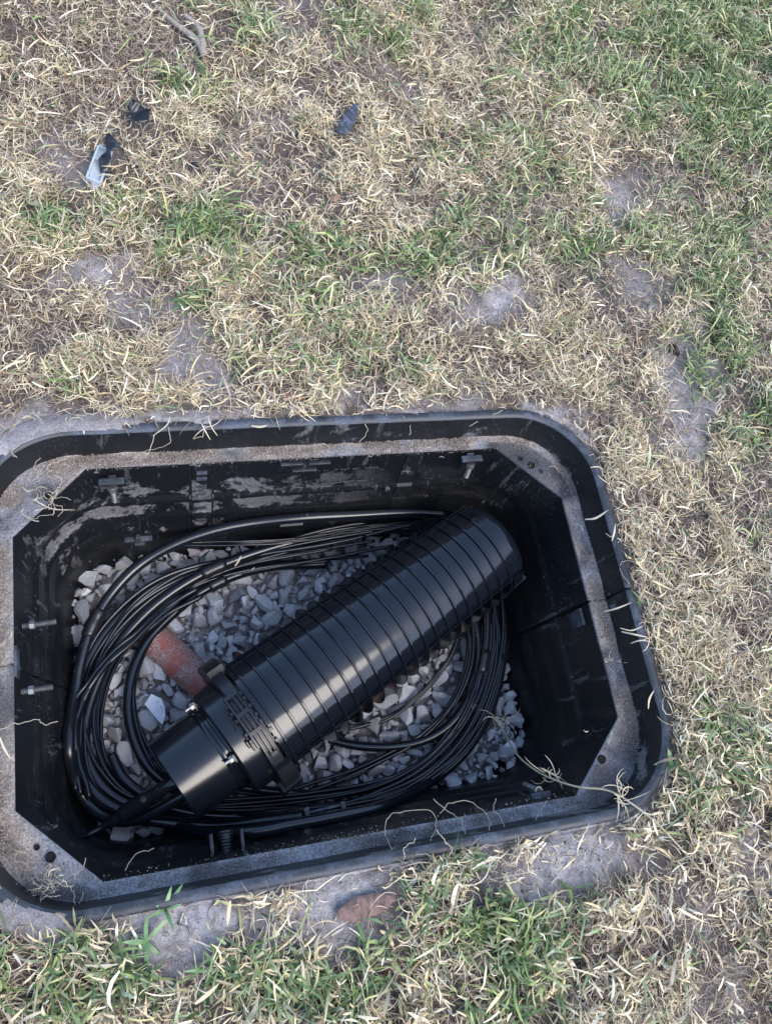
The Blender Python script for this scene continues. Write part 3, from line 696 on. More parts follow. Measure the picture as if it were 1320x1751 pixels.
# red conduit pipe
a = bp(276, 1104, -.345); b_ = bp(352, 1172, -.337); d = (b_ - a) / np.linalg.norm(b_ - a); a = a - d * .03; b_ = b_ + d * .10
mb = MB(); mb.tube([a + d * t for t in np.linspace(0, np.linalg.norm(b_ - a), 12)], .031, 32); 
mp, nt, bb = mat('red_conduit'); k = NT(nt); n1 = k.noise(22, 5, .7); n2 = k.noise(260, 4, .8)
f = k.math('MULTIPLY', k.ramp(n1, [(.40, 0.15), (.56, 1.0)]), k.ramp(n2, [(.44, 0.0), (.54, 1.0)]))
k.to(k.mix(f, k.mix(n1, (.33, .085, .055), (.22, .065, .045)), (.34, .30, .28)), bb.inputs['Base Color']); bb.inputs['Roughness'].default_value = .55
k.to(k.bump(f, .5, .001), bb.inputs['Normal'])
o = mb.build('conduit_pipe', mp); tag(o, 'dusty red clay coloured conduit pipe half buried in the gravel', 'pipe')
mb = MB(); e = bp(585, 1232, -.352); mb.tube([e - [.03, .0, .0], e + [.03, .012, 0]], .016, 20); o = mb.build('conduit_pipe', mp); tag(o, 'small end of red pipe showing under the right side of the canister', 'pipe')

# ------------------------------------------------------------------ splice closure
CA = np.array([.004, .102, -.212]); CB = np.array([.636, .455, -.188])
ax = CB - CA; CL = np.linalg.norm(ax); yaw = math.atan2(ax[1], ax[0]); pitch = -math.asin(ax[2] / CL)
clo = empty('splice_closure', (CA[0], CA[1], CA[2]), (0, pitch, yaw))
tag(clo, 'large black ribbed plastic splice canister lying diagonally across the cables', 'splice closure')
RS = 1.0
def cyl(mb, prof, n=96, cap=True):
    """profile of (x, r) revolved about local X"""
    a = np.linspace(0, 2 * np.pi, n, endpoint=False); R = []
    for x, r_ in [(p_[0], p_[1] * RS) for p_ in prof]: R.append(np.column_stack([np.full(n, x), r_ * np.sin(a), r_ * np.cos(a)]))
    k0 = mb.n; mb.loft(R[::-1])
    if cap: mb.add(R[0], [tuple(range(n))]); mb.add(R[-1], [tuple(range(n))[::-1]])
def rbox(mb, x0, x1, a0, a1, r0, r1, n=None, rf=None):
    """curved block on the cylinder: axial x0..x1, angles a0..a1 (deg from top, + = away side)"""
    n = n or max(2, int(abs(a1 - a0) / 4) + 1); b = min(.0008, (x1 - x0) * .25, abs(r1 - r0) * .3)
    rr0 = (lambda x: r0) if rf is None else (lambda x: rf(x) + r0); rr1 = (lambda x: r1) if rf is None else (lambda x: rf(x) + r1)
    R = []
    for a in np.radians(np.linspace(a0, a1, n)):
        S = [(x_, q_ * RS) for x_, q_ in [(x0, rr0(x0)), (x0, rr1(x0) - b), (x0 + b, rr1(x0)), (x1 - b, rr1(x1)), (x1, rr1(x1) - b), (x1, rr0(x1))]]
        R.append(np.array([[x, r_ * math.sin(a), r_ * math.cos(a)] for x, r_ in S]))
    mb.loft(R if a1 < a0 else R[::-1]); 
    mb.add(R[0], [tuple(range(6))]); mb.add(R[-1], [tuple(range(6))[::-1]])
# spigot (cable entry tube)
mb = MB(); cyl(mb, [(.004, .040), (.0, .066), (.0, .0705), (.002, .0725), (.02, .0732), (.078, .0745), (.084, .0745)]); mb.build('base_tube', M['spigot'], clo, sharp=35)
mb = MB(); cyl(mb, [(0.0770, .076), (0.0800, .078), (0.0840, .078), (0.0855, .0745), (0.0905, .0745), (0.0920, .079), (0.0970, .080)], cap=False); mb.build('neck_groove', M['closure'], clo, sharp=35)
RS = .945
mb = MB(); cyl(mb, [(0.0940, .06), (0.0940, .098), (0.0970, .1015), (0.1310, .103), (0.1330, .103)]); mb.build('base_collar', M['spigot'], clo, sharp=35)
# clamp ring
mb = MB(); cyl(mb, [(0.1310, .100), (0.1310, .1185), (0.1330, .1205), (0.1510, .1205), (0.1530, .1185), (0.1530, .100)], cap=False)
rbox(mb, 0.1310, 0.1590, 52, 100, .118, .133); rbox(mb, 0.1310, 0.1590, -98, -46, .118, .133); rbox(mb, 0.1260, 0.1630, -98, -72, .117, .136)
mb.build('clamp_ring', M['ring'], clo, sharp=35)
# latch: an open slotted link with side teeth
mb = MB()
rbox(mb, 0.1245, 0.1290, -22, 20, .118, .128); rbox(mb, 0.1370, 0.1415, -34, 22, .118, .128); rbox(mb, 0.1445, 0.1480, -34, 22, .119, .127); rbox(mb, 0.1300, 0.1340, -40, 18, .119, .1255)
for an in (-34, -12, 4, 20): rbox(mb, .1245 if an > -30 else .136, .1480, an, an + 3, .118, .129)
for an in (-8, -2, 6, 13, 18): rbox(mb, 0.1490, 0.1545, an, an + 2.5, .119, .126)
for an in (-16, -10, 2, 9, 15): rbox(mb, 0.1200, 0.1250, an, an + 2.2, .117, .125)
rbox(mb, 0.1200, 0.1230, -24, -8, .103, .118); rbox(mb, 0.1160, 0.1195, -20, -14, .103, .115); rbox(mb, 0.1160, 0.1195, -2, 4, .103, .115)
rbox(mb, 0.1510, 0.1535, -26, -8, .118, .124); rbox(mb, 0.1535, 0.1590, -28, -25, .116, .123); rbox(mb, 0.1535, 0.1610, -18, -15.5, .116, .122)
mb.build('latch', M['ring'], clo, sharp=35)
RS = 1.0
# dome
X0, X1 = .155, .684
rf = lambda x: .1105 + (.0940 - .1105) * (x - X0) / (X1 - X0)
mb = MB(); cyl(mb, [(X0, .09), (X0, rf(X0) - .012)] + [(x, rf(x) - .012) for x in np.linspace(X0 + .002, X1, 30)] + [(X1 + .014, rf(X1) - .013), (X1 + .024, rf(X1) - .018), (X1 + .031, rf(X1) - .028), (X1 + .035, rf(X1) - .045)])
RA = 54
for a_ in (0, 180):
    for xa, xb in zip(np.linspace(X0 + .002, X1 + .006, 15)[:-1], np.linspace(X0 + .002, X1 + .006, 15)[1:]):
        R = []
        for a in np.radians(np.linspace(a_ - RA, a_ + RA, 57)):
            S = [(xa, rf(xa) - .013), (xa, rf(xa)), (xb, rf(xb)), (xb, rf(xb) - .013)]; R.append(np.array([[x, q * math.sin(a), q * math.cos(a)] for x, q in S]))
        mb.loft(R[::-1], closed=False); mb.add(R[0], [(0, 1, 2, 3)]); mb.add(R[-1], [(3, 2, 1, 0)])
mb.loft([np.array([[X1 + dx, (rf(X1) - dr) * math.sin(a), (rf(X1) - dr) * math.cos(a)] for a in np.radians(np.linspace(-RA, RA, 57))]) for dx, dr in ((.006, .0), (.012, .0012), (.018, .0045), (.024, .010), (.030, .019), (.034, .034))][::-1], closed=False)
ribs = list(np.linspace(.168, .664, 20))
for x in ribs:
    rbox(mb, x - .0022, x + .0022, -RA + 1, RA - 1, -.001, .0048, rf=rf)
    rbox(mb, x - .0016, x + .0016, RA + 1, 125, -.013, .0045, rf=rf); rbox(mb, x - .0016, x + .0016, -125, -RA - 1, -.013, .0045, rf=rf)
mb.build('dome', M['closure'], clo, sharp=32)
for sg in (1, -1):
    mb = MB()
    rbox(mb, .162, .686, sg * RA - .8, sg * RA + .8, -.004, .0050, n=3, rf=rf); rbox(mb, .162, .686, sg * (RA - 3.6) - .5, sg * (RA - 3.6) + .5, -.001, .0030, n=3, rf=rf)
    mb.build('side_rail', M['closure'], clo, sharp=32)
mb = MB(); rbox(mb, .672, .698, -40, -38, -.02, .003, rf=rf); rbox(mb, .678, .712, -108, -80, -.03, .002, rf=rf); rbox(mb, .676, .700, -150, -60, -.014, .001, rf=rf)
mb.build('end_lug', M['closure'], clo, sharp=35)
# two zinc bolts at the neck
def clo_pt(x, an, r_):
    a = rad(an); return np.array([x, r_ * math.sin(a), r_ * math.cos(a)])
for an in (62, -22):
    p = clo_pt(.091, an, .0845); mb = MB(); mb.tube([p + [.006, 0, 0], p - [.016, 0, 0]], .0026, 10); o = mb.build('bolt', M['steel'], clo, sharp=40)
    mb = MB(); mb.tube([p - [.0, 0, 0], p - [.007, 0, 0]], .0058, 6); mb.build('nut', M['steel'], o, sharp=30)
    mb = MB(); mb.box(*clo_pt(.0915, an, .083), .004, .014, .018, Matrix.Rotation(-rad(an), 3, 'X'), .0008); mb.build('bolt_lug', M['ring'], o, sharp=30)

# ------------------------------------------------------------------ cables
def cz(px, py, z, r_):
    for _ in range(60):
        p = bp(px, py, z); ins = wall_ins(z) + r_ + .001
        if IX0 + ins < p[0] < IX1 - ins and IY0 + ins < p[1] < IY1 - ins: return p
        z += .004
    return p
def path(L, r_, dz=0.0, per=10):
    P = [cz(q[0], q[1], (q[2] if len(q) > 2 else -.325) + dz, r_) for q in L]
    Q = catmull(P, per)
    for _ in range(2): Q[1:-1] = (Q[:-2] + Q[1:-1] * 2 + Q[2:]) / 4
    return Q
def cable(L, r_, label, name='cable', group=None, dz=0.0, cat='cable', rad_=None):
    Q = path(L, r_, dz); mb = MB(); rr = r_ if rad_ is None else np.interp(np.linspace(0, 1, len(Q)), *rad_)
    mb.tube(Q, rr, 16); o = mb.build(name, M['cable']); tag(o, label, cat, group); return o, Q
def tape(parent, Q, i, n, r_, name='tape_wrap'):
    mb = MB(); S = Q[i:i + n]; rr = r_ * (1 + .05 * np.sin(np.arange(len(S)) * 1.7)); rr = np.array(rr); rr[0] *= .86; rr[-1] *= .86; mb.tube(S, rr, 14); return mb.build(name, M['tape'], parent)
K1, Q1 = cable([(760, 880, -.27), (690, 877, -.27), (600, 881, -.26), (520, 885, -.25), (440, 893, -.24), (370, 906, -.24), (300, 930, -.25), (240, 965, -.265), (195, 1010, -.275), (160, 1065, -.28), (140, 1125, -.285), (130, 1185, -.29), (126, 1250, -.29), (135, 1310, -.29), (165, 1360, -.29), (215, 1390, -.285), (275, 1405, -.28), (350, 1412, -.28), (440, 1405, -.28), (520, 1395, -.285)], .0098,
              'thick black cable on top of the coil, highest across the far wall')
tape(K1, Q1, 86, 9, .0122)
K2, Q2 = cable([(700, 905, -.29), (620, 905, -.29), (540, 918, -.29), (470, 935, -.29), (400, 958, -.29), (330, 990, -.29), (265, 1035, -.295), (212, 1090, -.30), (175, 1150, -.305), (150, 1220, -.31), (147, 1290, -.31), (180, 1350, -.31), (235, 1380, -.31), (310, 1380, -.31)], .0098,
              'thick black cable curving through the middle of the coil at left')
tape(K2, Q2, 42, 7, .0125); 
K3, Q3 = cable([(560, 965, -.32), (470, 968, -.32), (400, 985, -.32), (340, 1015, -.32), (290, 1055, -.32), (250, 1100, -.32), (226, 1155, -.32), (220, 1215, -.32), (232, 1270, -.32), (258, 1315, -.32), (300, 1350, -.32)], .0095,
              'thick black cable forming the inner left loop beside the red pipe')
tape(K3, Q3, 22, 6, .0125)
K4, Q4 = cable([(330, 1335, -.205), (295, 1340, -.21), (262, 1358, -.225), (232, 1378, -.24), (205, 1397, -.25), (180, 1412, -.255), (150, 1428, -.25), (115, 1440, -.215), (95, 1432, -.17), (88, 1422, -.13)], .011,
              'heavy cable leaving the end tube and tapering to a thin black tail', rad_=([0, .25, .27, .42, .44, .50, .58, 1], [.0110, .0110, .0135, .0135, .0105, .0095, .0040, .0032]))
K5, Q5 = cable([(345, 1345, -.225), (310, 1362, -.235), (270, 1385, -.25), (230, 1402, -.265), (185, 1400, -.285), (150, 1372, -.295), (128, 1330, -.30), (118, 1270, -.30), (125, 1200, -.305), (145, 1140, -.305), (178, 1085, -.31), (230, 1030, -.31), (300, 985, -.31)], .0098,
              'thick black cable looping back left from the end tube')
K6, Q6 = cable([(500, 1232, -.325), (560, 1262, -.325), (610, 1275, -.32), (670, 1277, -.315), (725, 1266, -.31), (770, 1238, -.305), (800, 1195, -.30), (815, 1140, -.30), (815, 1085, -.30), (800, 1020, -.30)], .0085,
              'thick black cable coming out under the canister and bending up at right')
K7, Q7 = cable([(260, 1395, -.315), (340, 1422, -.30), (420, 1424, -.295), (500, 1410, -.295), (580, 1395, -.295), (660, 1375, -.295), (740, 1335, -.30), (800, 1280, -.305), (840, 1210, -.305), (858, 1130, -.30), (860, 1060, -.295), (845, 990, -.29)], .0090,
              'thick black cable along the outer bottom right of the coil')
K8, Q8 = cable([(190, 1290, -.315), (215, 1335, -.31), (270, 1372, -.305), (340, 1392, -.30), (420, 1397, -.295), (480, 1397, -.29), (520, 1393, -.285), (585, 1385, -.29)], .0092,
              'thick black cable ending near the grey bracket on the near wall')
tape(K8, Q8, 52, 8, .0118)
K9, Q9 = cable([(370, 1340, -.32), (460, 1352, -.32), (560, 1358, -.32), (640, 1345, -.315), (710, 1315, -.31), (770, 1262, -.305), (805, 1200, -.30), (828, 1120, -.295), (832, 1050, -.29), (825, 1000, -.29)], .0078,
              'medium black cable in the middle of the right hand bundle')
tape(K9, Q9, 66, 6, .012)
def bundle(L, n, rr, spread, label, group, pinch=(), zs=.010, per=9, seed=0, trim=.08, cut=None):
    C = path(L, rr, 0, per); m = len(C); t = np.gradient(C, axis=0); t /= np.linalg.norm(t, axis=1)[:, None]
    side = np.cross(t, [0, 0, 1.0]); side /= np.linalg.norm(side, axis=1)[:, None]
    u = np.linspace(0, 1, m); pin = np.ones(m)
    for q in pinch: pin *= 1 - .72 * np.exp(-((u - q) / .035) ** 2)
    r = np.random.default_rng(seed)
    for i in range(n):
        a0 = (i + .5) / n * 2 - 1; off = a0 * .70 + .95 * (fbm(u * 6, u * 0 + i * 3.7, 1, 2, seed + 11) - .5) * 2
        off += (r.random() < .3) * r.normal(0, .8) * np.sin(u * np.pi * r.uniform(1, 3) + r.random() * 6) * .5
        zz = zs * (fbm(u * 7, u * 0 + i * 5.3, 1, 2, seed + 23) * 1.5 - .45) + zs * .5 * (1 - abs(a0))
        P = C + side * (off * spread * pin)[:, None]; P[:, 2] += zz * (pin * .6 + .4)
        for j in range(m):
            ins = wall_ins(P[j, 2]) + rr; P[j, 0] = min(max(P[j, 0], IX0 + ins), IX1 - ins); P[j, 1] = min(max(P[j, 1], IY0 + ins), IY1 - ins)
        s0 = int(m * r.uniform(0, trim)); s1 = m - int(m * r.uniform(0, trim))
        mb = MB(); mb.tube(P[s0:s1], rr * r.uniform(.85, 1.2), 8); o = mb.build('thin_cable', M['cable']); tag(o, label, 'cable', group)
bundle([(720, 893, -.285), (640, 905, -.29), (550, 922, -.29), (450, 945, -.295), (350, 975, -.30), (262, 1020, -.30), (200, 1080, -.305), (160, 1150, -.31), (142, 1220, -.31), (140, 1290, -.31), (160, 1345, -.31), (205, 1382, -.31), (290, 1398, -.305), (400, 1402, -.30), (520, 1388, -.30), (630, 1368, -.30), (720, 1330, -.30), (795, 1262, -.30), (838, 1180, -.30), (852, 1090, -.295), (842, 1000, -.29)],
       9, .0037, .020, 'thin black cable in the outer bundle of the coil', 'thin cables of the outer bundle', pinch=(.16, .38, .72), zs=.009, seed=1)
bundle([(690, 925, -.30), (600, 938, -.305), (500, 955, -.31), (400, 975, -.315), (320, 1008, -.32), (255, 1055, -.32), (205, 1115, -.32), (175, 1180, -.32), (165, 1250, -.32), (185, 1320, -.32), (235, 1365, -.32), (320, 1380, -.315), (430, 1378, -.315), (540, 1368, -.315), (640, 1348, -.31), (720, 1305, -.31), (780, 1240, -.305), (812, 1165, -.30), (825, 1090, -.30), (820, 1010, -.30)],
       5, .0035, .013, 'thin black cable in the middle bundle of the coil', 'thin cables of the middle bundle', pinch=(.2, .55, .8), zs=.012, seed=2)
bundle([(640, 950, -.315), (540, 962, -.32), (440, 972, -.325), (360, 1005, -.325), (300, 1050, -.325), (255, 1100, -.325), (232, 1160, -.325), (228, 1220, -.325), (245, 1280, -.325), (285, 1340, -.325), (350, 1365, -.325), (440, 1366, -.325), (520, 1352, -.325), (590, 1330, -.325), (655, 1300, -.32), (720, 1262, -.315), (775, 1200, -.31), (800, 1130, -.305), (800, 1060, -.30), (790, 1000, -.30)],
       5, .0034, .010, 'thin black cable in the inner bundle of the coil', 'thin cables of the inner bundle', pinch=(.18, .6), zs=.010, seed=3)
bundle([(270, 935, -.27), (330, 931, -.27), (420, 930, -.27), (500, 925, -.275), (580, 912, -.28), (660, 900, -.28), (730, 890, -.28)],
       4, .0018, .006, 'very thin black wire running along the foot of the far wall', 'thin wires by the far wall', zs=.004, seed=4, trim=.05)
bundle([(560, 1250, -.335), (610, 1243, -.332), (660, 1228, -.33), (710, 1195, -.325), (750, 1150, -.32), (778, 1100, -.31), (790, 1040, -.30)],
       2, .0032, .005, 'thin black cable crossing the gravel right of the canister', 'thin cables crossing the gravel', zs=.002, seed=5, trim=.02)
bundle([(140, 1380, -.28), (128, 1300, -.28), (128, 1240, -.285), (150, 1180, -.285), (190, 1130, -.285), (240, 1085, -.29), (290, 1040, -.295), (340, 1010, -.30)],
       4, .0042, .010, 'thin black cable crossing over the left side of the coil', 'thin cables crossing the left side', zs=.006, seed=6, trim=.05)

# ------------------------------------------------------------------ litter on the lawn
# grey plastic clip
p = bp(172, 298); z = gz(p[0], p[1]); gd = bp(160, 330) - bp(184, 266); yawc = math.atan2(gd[1], gd[0])
clip = empty('plastic_clip', (p[0], p[1], z + .022), (rad(-12), 0, yawc)); tag(clip, 'pale grey plastic tray clip lying on the dry grass', 'plastic clip')
gm = m_simple('grey_abs', (.38, .43, .45), .45, noise=.2); mb = MB()
Lc, Wc = .092, .030
for sy in (-1, 1): mb.box(0, sy * Wc / 2, 0, Lc, .005, .012, None, .001)
for x in (-.046, -.012, .046): mb.box(x, 0, 0, .005, Wc, .0115, None, .001)
mb.box(-.02, 0, -.004, .05, Wc, .002); mb.box(.02, 0, -.004, .05, Wc, .0022)
mb.build('tray', gm, clip, sharp=30); clip.scale = (.82, .78, .8)
mb = MB(); mb.box(.054, .006, -.002, .02, .018, .008, Matrix.Rotation(rad(20), 3, 'Z'), .002); mb.build('clip_foot', m_simple('lilac_plastic', (.30, .30, .36), .5), clip, sharp=30)
def sheet(name, outline, px, py, zoff, yaw, m, curl=.01, tilt=(0, 0), th=.0015, label='', cat='', seed=0, sub=5):
    """a small crumpled solid sheet"""
    c = bp(px, py); bm = bmesh.new(); vs = [bm.verts.new((x, y, 0)) for x, y in outline]; f = bm.faces.new(vs)
    bmesh.ops.triangulate(bm, faces=[f]); 
    for _ in range(sub - 2): bmesh.ops.subdivide_edges(bm, edges=bm.edges[:], cuts=1, use_grid_fill=False)
    for v in bm.verts:
        x, y = v.co.x, v.co.y
        v.co.z = curl * (float(fbm(np.array(x), np.array(y), 40, 2, seed)) - .5) * 2
    r = bmesh.ops.solidify(bm, geom=bm.faces[:] , thickness=th)
    me = bpy.data.meshes.new(name); bm.to_mesh(me); bm.free(); me.shade_smooth(); me.materials.append(m)
    o = bpy.data.objects.new(name, me); COL.objects.link(o); o.location = (c[0], c[1], float(gz(c[0], c[1])) + zoff); o.rotation_euler = (tilt[0], tilt[1], yaw)
    if label: tag(o, label, cat)
    if 'scrap' in name or 'strip' in name: o.scale = (.85, .85, .85)
    return o
blk = m_simple('black_offcut', (.010, .010, .012), .28, bump=.4, scale=40)
sheet('black_scrap', [(-.012, .040), (.004, .034), (.020, .018), (.004, .002), (.010, -.012), (.018, -.036), (-.002, -.044), (-.014, -.020), (-.004, .0), (-.016, .022)], 189, 290, .038, rad(-22), blk, .012, (.3, .1), label='twisted glossy black plastic scrap beside the grey clip', cat='plastic scrap', seed=3)
sheet('black_scrap', [(-.022, .010), (-.014, .022), (.004, .020), (.014, .012), (.024, .014), (.024, -.014), (.016, -.024), (-.010, -.016), (-.014, .0)], 237, 223, .038, rad(-8), blk, .016, (.35, 0), label='small black folded plastic scrap above the grey clip', cat='plastic scrap', seed=8)
sheet('rubber_strip', [(-.014, -.050), (.010, -.054), (.014, -.030), (.017, .0), (.015, .020), (.012, .034), (.008, .058), (-.002, .050), (-.007, .030), (-.012, .010), (-.014, -.020)], 590, 228, .032, rad(-26), m_plastic('blue_black_rubber', .035, .6, .5, (.13, .15, .22), 60, specks=False), .005, label='dark blue-black rubber strip dropped on the dry grass', cat='rubber strip', seed=5)
sheet('black_scrap', [(-.008, .006), (.006, .008), (.010, -.004), (-.002, -.009)], 331, 293, .012, 0, blk, .006, label='tiny black crumb right of the grey clip', cat='plastic scrap', seed=9)
leafm = m_simple('dead_leaf', (.33, .17, .11), .6, col2=(.22, .10, .06), scale=30, bump=.4)
def leafy(px, py, L, W, yaw, m, label, seed=0, zo=.010, name='dead_leaf', tilt=(0, 0), curl=.006):
    n = 9; t = np.linspace(0, 1, n); wv = W / 2 * np.sin(np.pi * np.clip(t ** .85, .04, .985)) ** .55 * (1 + .10 * np.sin(t * 17 + seed))
    out = [(L * (a - .5), b) for a, b in zip(t, wv)] + [(L * (a - .5), -b) for a, b in zip(t[::-1], wv[::-1])]
    return sheet(name, out, px, py, zo, yaw, m, curl, tilt, .0006, label, 'leaf', seed, 4)
leafy(625, 1550, .080, .031, rad(5), m_simple('pinkish_leaf', (.22, .135, .11), .75, col2=(.13, .08, .065), scale=70), 'large reddish brown dead leaf on bare soil below the pit', 2, .006)
leafy(1172, 180, .022, .014, rad(60), m_simple('pale_leaf', (.62, .52, .45), .7), 'small pale pinkish leaf standing in the green grass at upper right', 4, .045, tilt=(.5, 0))
leafy(572, 353, .022, .010, rad(50), leafm, 'small rust brown leaf near the middle of the lawn', 6, .016)
leafy(272, 120, .032, .009, rad(-15), leafm, 'narrow brown leaf beside a green tuft at upper left', 7, .018)
leafy(700, 590, .020, .006, rad(30), leafm, 'tiny brown leaf sliver above the green sprout', 8, .012)
leafy(958, 535, .036, .016, rad(-50), m_simple('grey_leaf', (.27, .21, .18), .7), 'curled grey brown leaf in the thatch right of centre', 9, .010)
leafy(1130, 555, .040, .013, rad(-65), m_simple('umber_leaf', (.20, .11, .07), .7), 'long dark brown leaf above the dark clod', 10, .014)
leafy(612, 1580 - 900, .05, .02, rad(0), m_simple('rust_leaf', (.34, .13, .08), .7), 'faded rust leaf half hidden in thatch behind the far rim', 11, .004) if False else None
leafy(502, 677, .045, .022, rad(0), m_simple('rust_leaf', (.36, .15, .10), .75), 'rust coloured leaf half hidden in thatch behind the far rim', 11, .006)
# dark clod
o = stones_obj('soil_clod', [(np.zeros(3), .020, 2, rrot(), np.array([.055, .03, .022]))], m_simple('dark_clod', (.06, .035, .027), .95, bump=1, scale=120)); c = bp(1158, 595); o.location = (c[0], c[1], gz(c[0], c[1]) + .010)
tag(o, 'dark brown crumbly clod beside the bare track at right', 'clod')
# forked dead stick
mb = MB(); a = [(266, 22), (285, 42), (310, 64), (338, 88), (350, 108)]
P = []
for q in a: c = bp(*q); P.append([c[0], c[1], gz(c[0], c[1]) + .018])
mb.tube(catmull(P, 6), np.interp(np.linspace(0, 1, 25), [0, .6, 1], [.003, .006, .008]), 10)
P = []
for q in ((316, 44), (334, 60), (342, 76), (348, 100)): c = bp(*q); P.append([c[0], c[1], gz(c[0], c[1]) + .024])
mb.tube(catmull(P, 6), np.interp(np.linspace(0, 1, 19), [0, 1], [.0045, .0065]), 10)
o = mb.build('dead_stick', m_simple('grey_wood', (.33, .28, .22), .85, col2=(.20, .17, .14), scale=200, bump=.6)); tag(o, 'forked grey brown dead stick lying in the grass at upper left', 'stick')

# ------------------------------------------------------------------ runner, roots, overhanging bits and small plants
def ribbon(mb, P, W, prof=None, roll=0.0):
    P = np.asarray(P, float); m = len(P); t = np.gradient(P, axis=0); t /= np.linalg.norm(t, axis=1)[:, None] + 1e-9
    s = np.cross(t, [0, 0, 1.0]); s /= np.linalg.norm(s, axis=1)[:, None] + 1e-9; nn = np.cross(s, t); s = s * math.cos(roll) + nn * math.sin(roll)
    pf = np.array(prof if prof is not None else np.sin(np.pi * np.linspace(.12, .99, m)) ** .6)[:, None]
    A = P - s * W / 2 * pf; B = P + s * W / 2 * pf
    mb.add(np.concatenate([A, B]), [(i, i + 1, m + i + 1, m + i) for i in range(m - 1)])
dry_m = m_simple('straw_strand', (.55, .47, .33), .6, col2=(.40, .33, .22), scale=150)
grn_m = m_simple('sprout_leaf', (.10, .20, .075), .45, col2=(.16, .26, .10), scale=90)
bnd = m_simple('root_fibre', (.46, .38, .28), .7)
mb = MB()
L = [(848, 1225, -.29), (862, 1252, -.28), (880, 1285, -.22), (900, 1306, -.16), (935, 1328, -.10), (985, 1345, -.045), (1040, 1352, -.012), (1085, 1378, .012), (1130, 1415, .016), (1190, 1480, .014), (1240, 1535, .012)]
mb.tube(catmull([bp(*q) for q in L], 10), .0017, 6); 
run = mb.build('grass_runner', m_simple('runner_stem', (.36, .33, .20), .6, col2=(.48, .40, .27))); tag(run, 'long straw coloured grass runner trailing over the lower right rim into the pit', 'grass runner')
for (px, py, z, n) in ((940, 1322, -.09, 13), (1062, 1362, .008, 14), (850, 1232, -.285, 12)):
    mb = MB()
    for i in range(n):
        a = bp(px + random.uniform(-14, 14), py + random.uniform(-9, 9), z); an = random.gauss(-.6 if i % 3 else 2.3, .55); Ln = random.uniform(.015, .05)
        bendv = random.uniform(-1.5, 1.5); P = [a]
        for s in range(6): P.append(P[-1] + np.array([math.cos(an), math.sin(an), random.uniform(-.25, .3)]) * Ln / 6); an += bendv / 6 * 2
        ribbon(mb, P, random.uniform(.0008, .0022), roll=random.uniform(-.8, .8))
    mb.build('dry_sheath', dry_m, run)
# fine roots hanging over the near flange and the rims
mb = MB()
def rootline(pts, r_=.0006, wob=.003):
    P = catmull([bp(*q) for q in pts], 8); P += np.column_stack([fbm(np.arange(len(P)) * .35, np.full(len(P), random.random() * 50), 1, 2, 3) - .5 for _ in range(3)]) * wob * 2; mb.tube(P, r_, 4)
rootline([(662, 1432, -.04), (660, 1400, -.05), (690, 1387, -.05), (730, 1385, -.05), (745, 1400, -.045), (740, 1430, -.035), (728, 1455, .004)])
rootline([(740, 1365, -.05), (770, 1390, -.05), (790, 1405, -.04), (800, 1440, -.02), (812, 1470, .008)])
rootline([(752, 1390, -.05), (770, 1372, -.05), (800, 1370, -.05), (830, 1390, -.045), (838, 1420, -.02), (830, 1450, .006)])
rootline([(848, 1365, -.05), (845, 1385, -.05), (862, 1410, -.03), (858, 1440, .004)])
rootline([(935, 1368, -.05), (915, 1400, -.04), (895, 1430, .008), (870, 1475, .006)])
rootline([(662, 1432, -.04), (672, 1455, -.01), (690, 1475, .01), (720, 1490, .008), (760, 1520, .006)])
rootline([(265, 745, .010), (255, 775, -.01), (235, 785, -.03), (213, 792, -.05)]); rootline([(288, 730, .012), (292, 752, .0), (276, 765, -.02), (250, 772, -.045), (232, 778, -.05)]); rootline([(350, 728, .012), (348, 745, .0), (332, 752, -.01)])
rootline([(623, 722, .010), (628, 740, -.01), (615, 755, -.03)]); rootline([(690, 712, .01), (702, 730, -.01), (700, 745, -.02)]); rootline([(860, 700, .010), (835, 712, .002), (803, 728, -.01)])
rootline([(1108, 680 + 285, .012), (1068, 960, .008), (1060, 975, .004), (1075, 1000, .01)], .0005)
rootline([(0, 1245, -.03), (30, 1236, -.05), (62, 1230, -.07), (75, 1238, -.08), (98, 1236, -.09)]); rootline([(215, 1490, -.06), (228, 1465, -.08), (262, 1450, -.09)])
rootline([(30, 760, .012), (20, 775, .012), (30, 782, .01)])
for i in range(48):                                       # frayed root mat at the lower-left corner and below the rim
    cx_, cy_ = random.choice([(95, 1510), (90, 1500), (120, 1530), (760, 1480), (840, 1480), (70, 850), (90, 838)]); z = .012 if cy_ > 1475 and cx_ > 300 else (-.045 if cy_ < 900 else -.02 - (1540 - cy_) * .0008)
    x, y = cx_ + random.gauss(0, 34 if cy_ > 900 else 24), cy_ + random.gauss(0, 15 if cy_ > 900 else 13); an = random.uniform(0, 6.28); P = [(x, y, z)]
    for s in range(5): an += random.gauss(0, .7); P.append((P[-1][0] + 11 * math.cos(an), P[-1][1] + 9 * math.sin(an), z + random.uniform(0, .006)))
    rootline(P, random.uniform(.0004, .0009), .002)
o = mb.build('grass_roots', bnd); tag(o, 'fine pale roots curling over the edges of the pit', 'roots', kind='stuff')
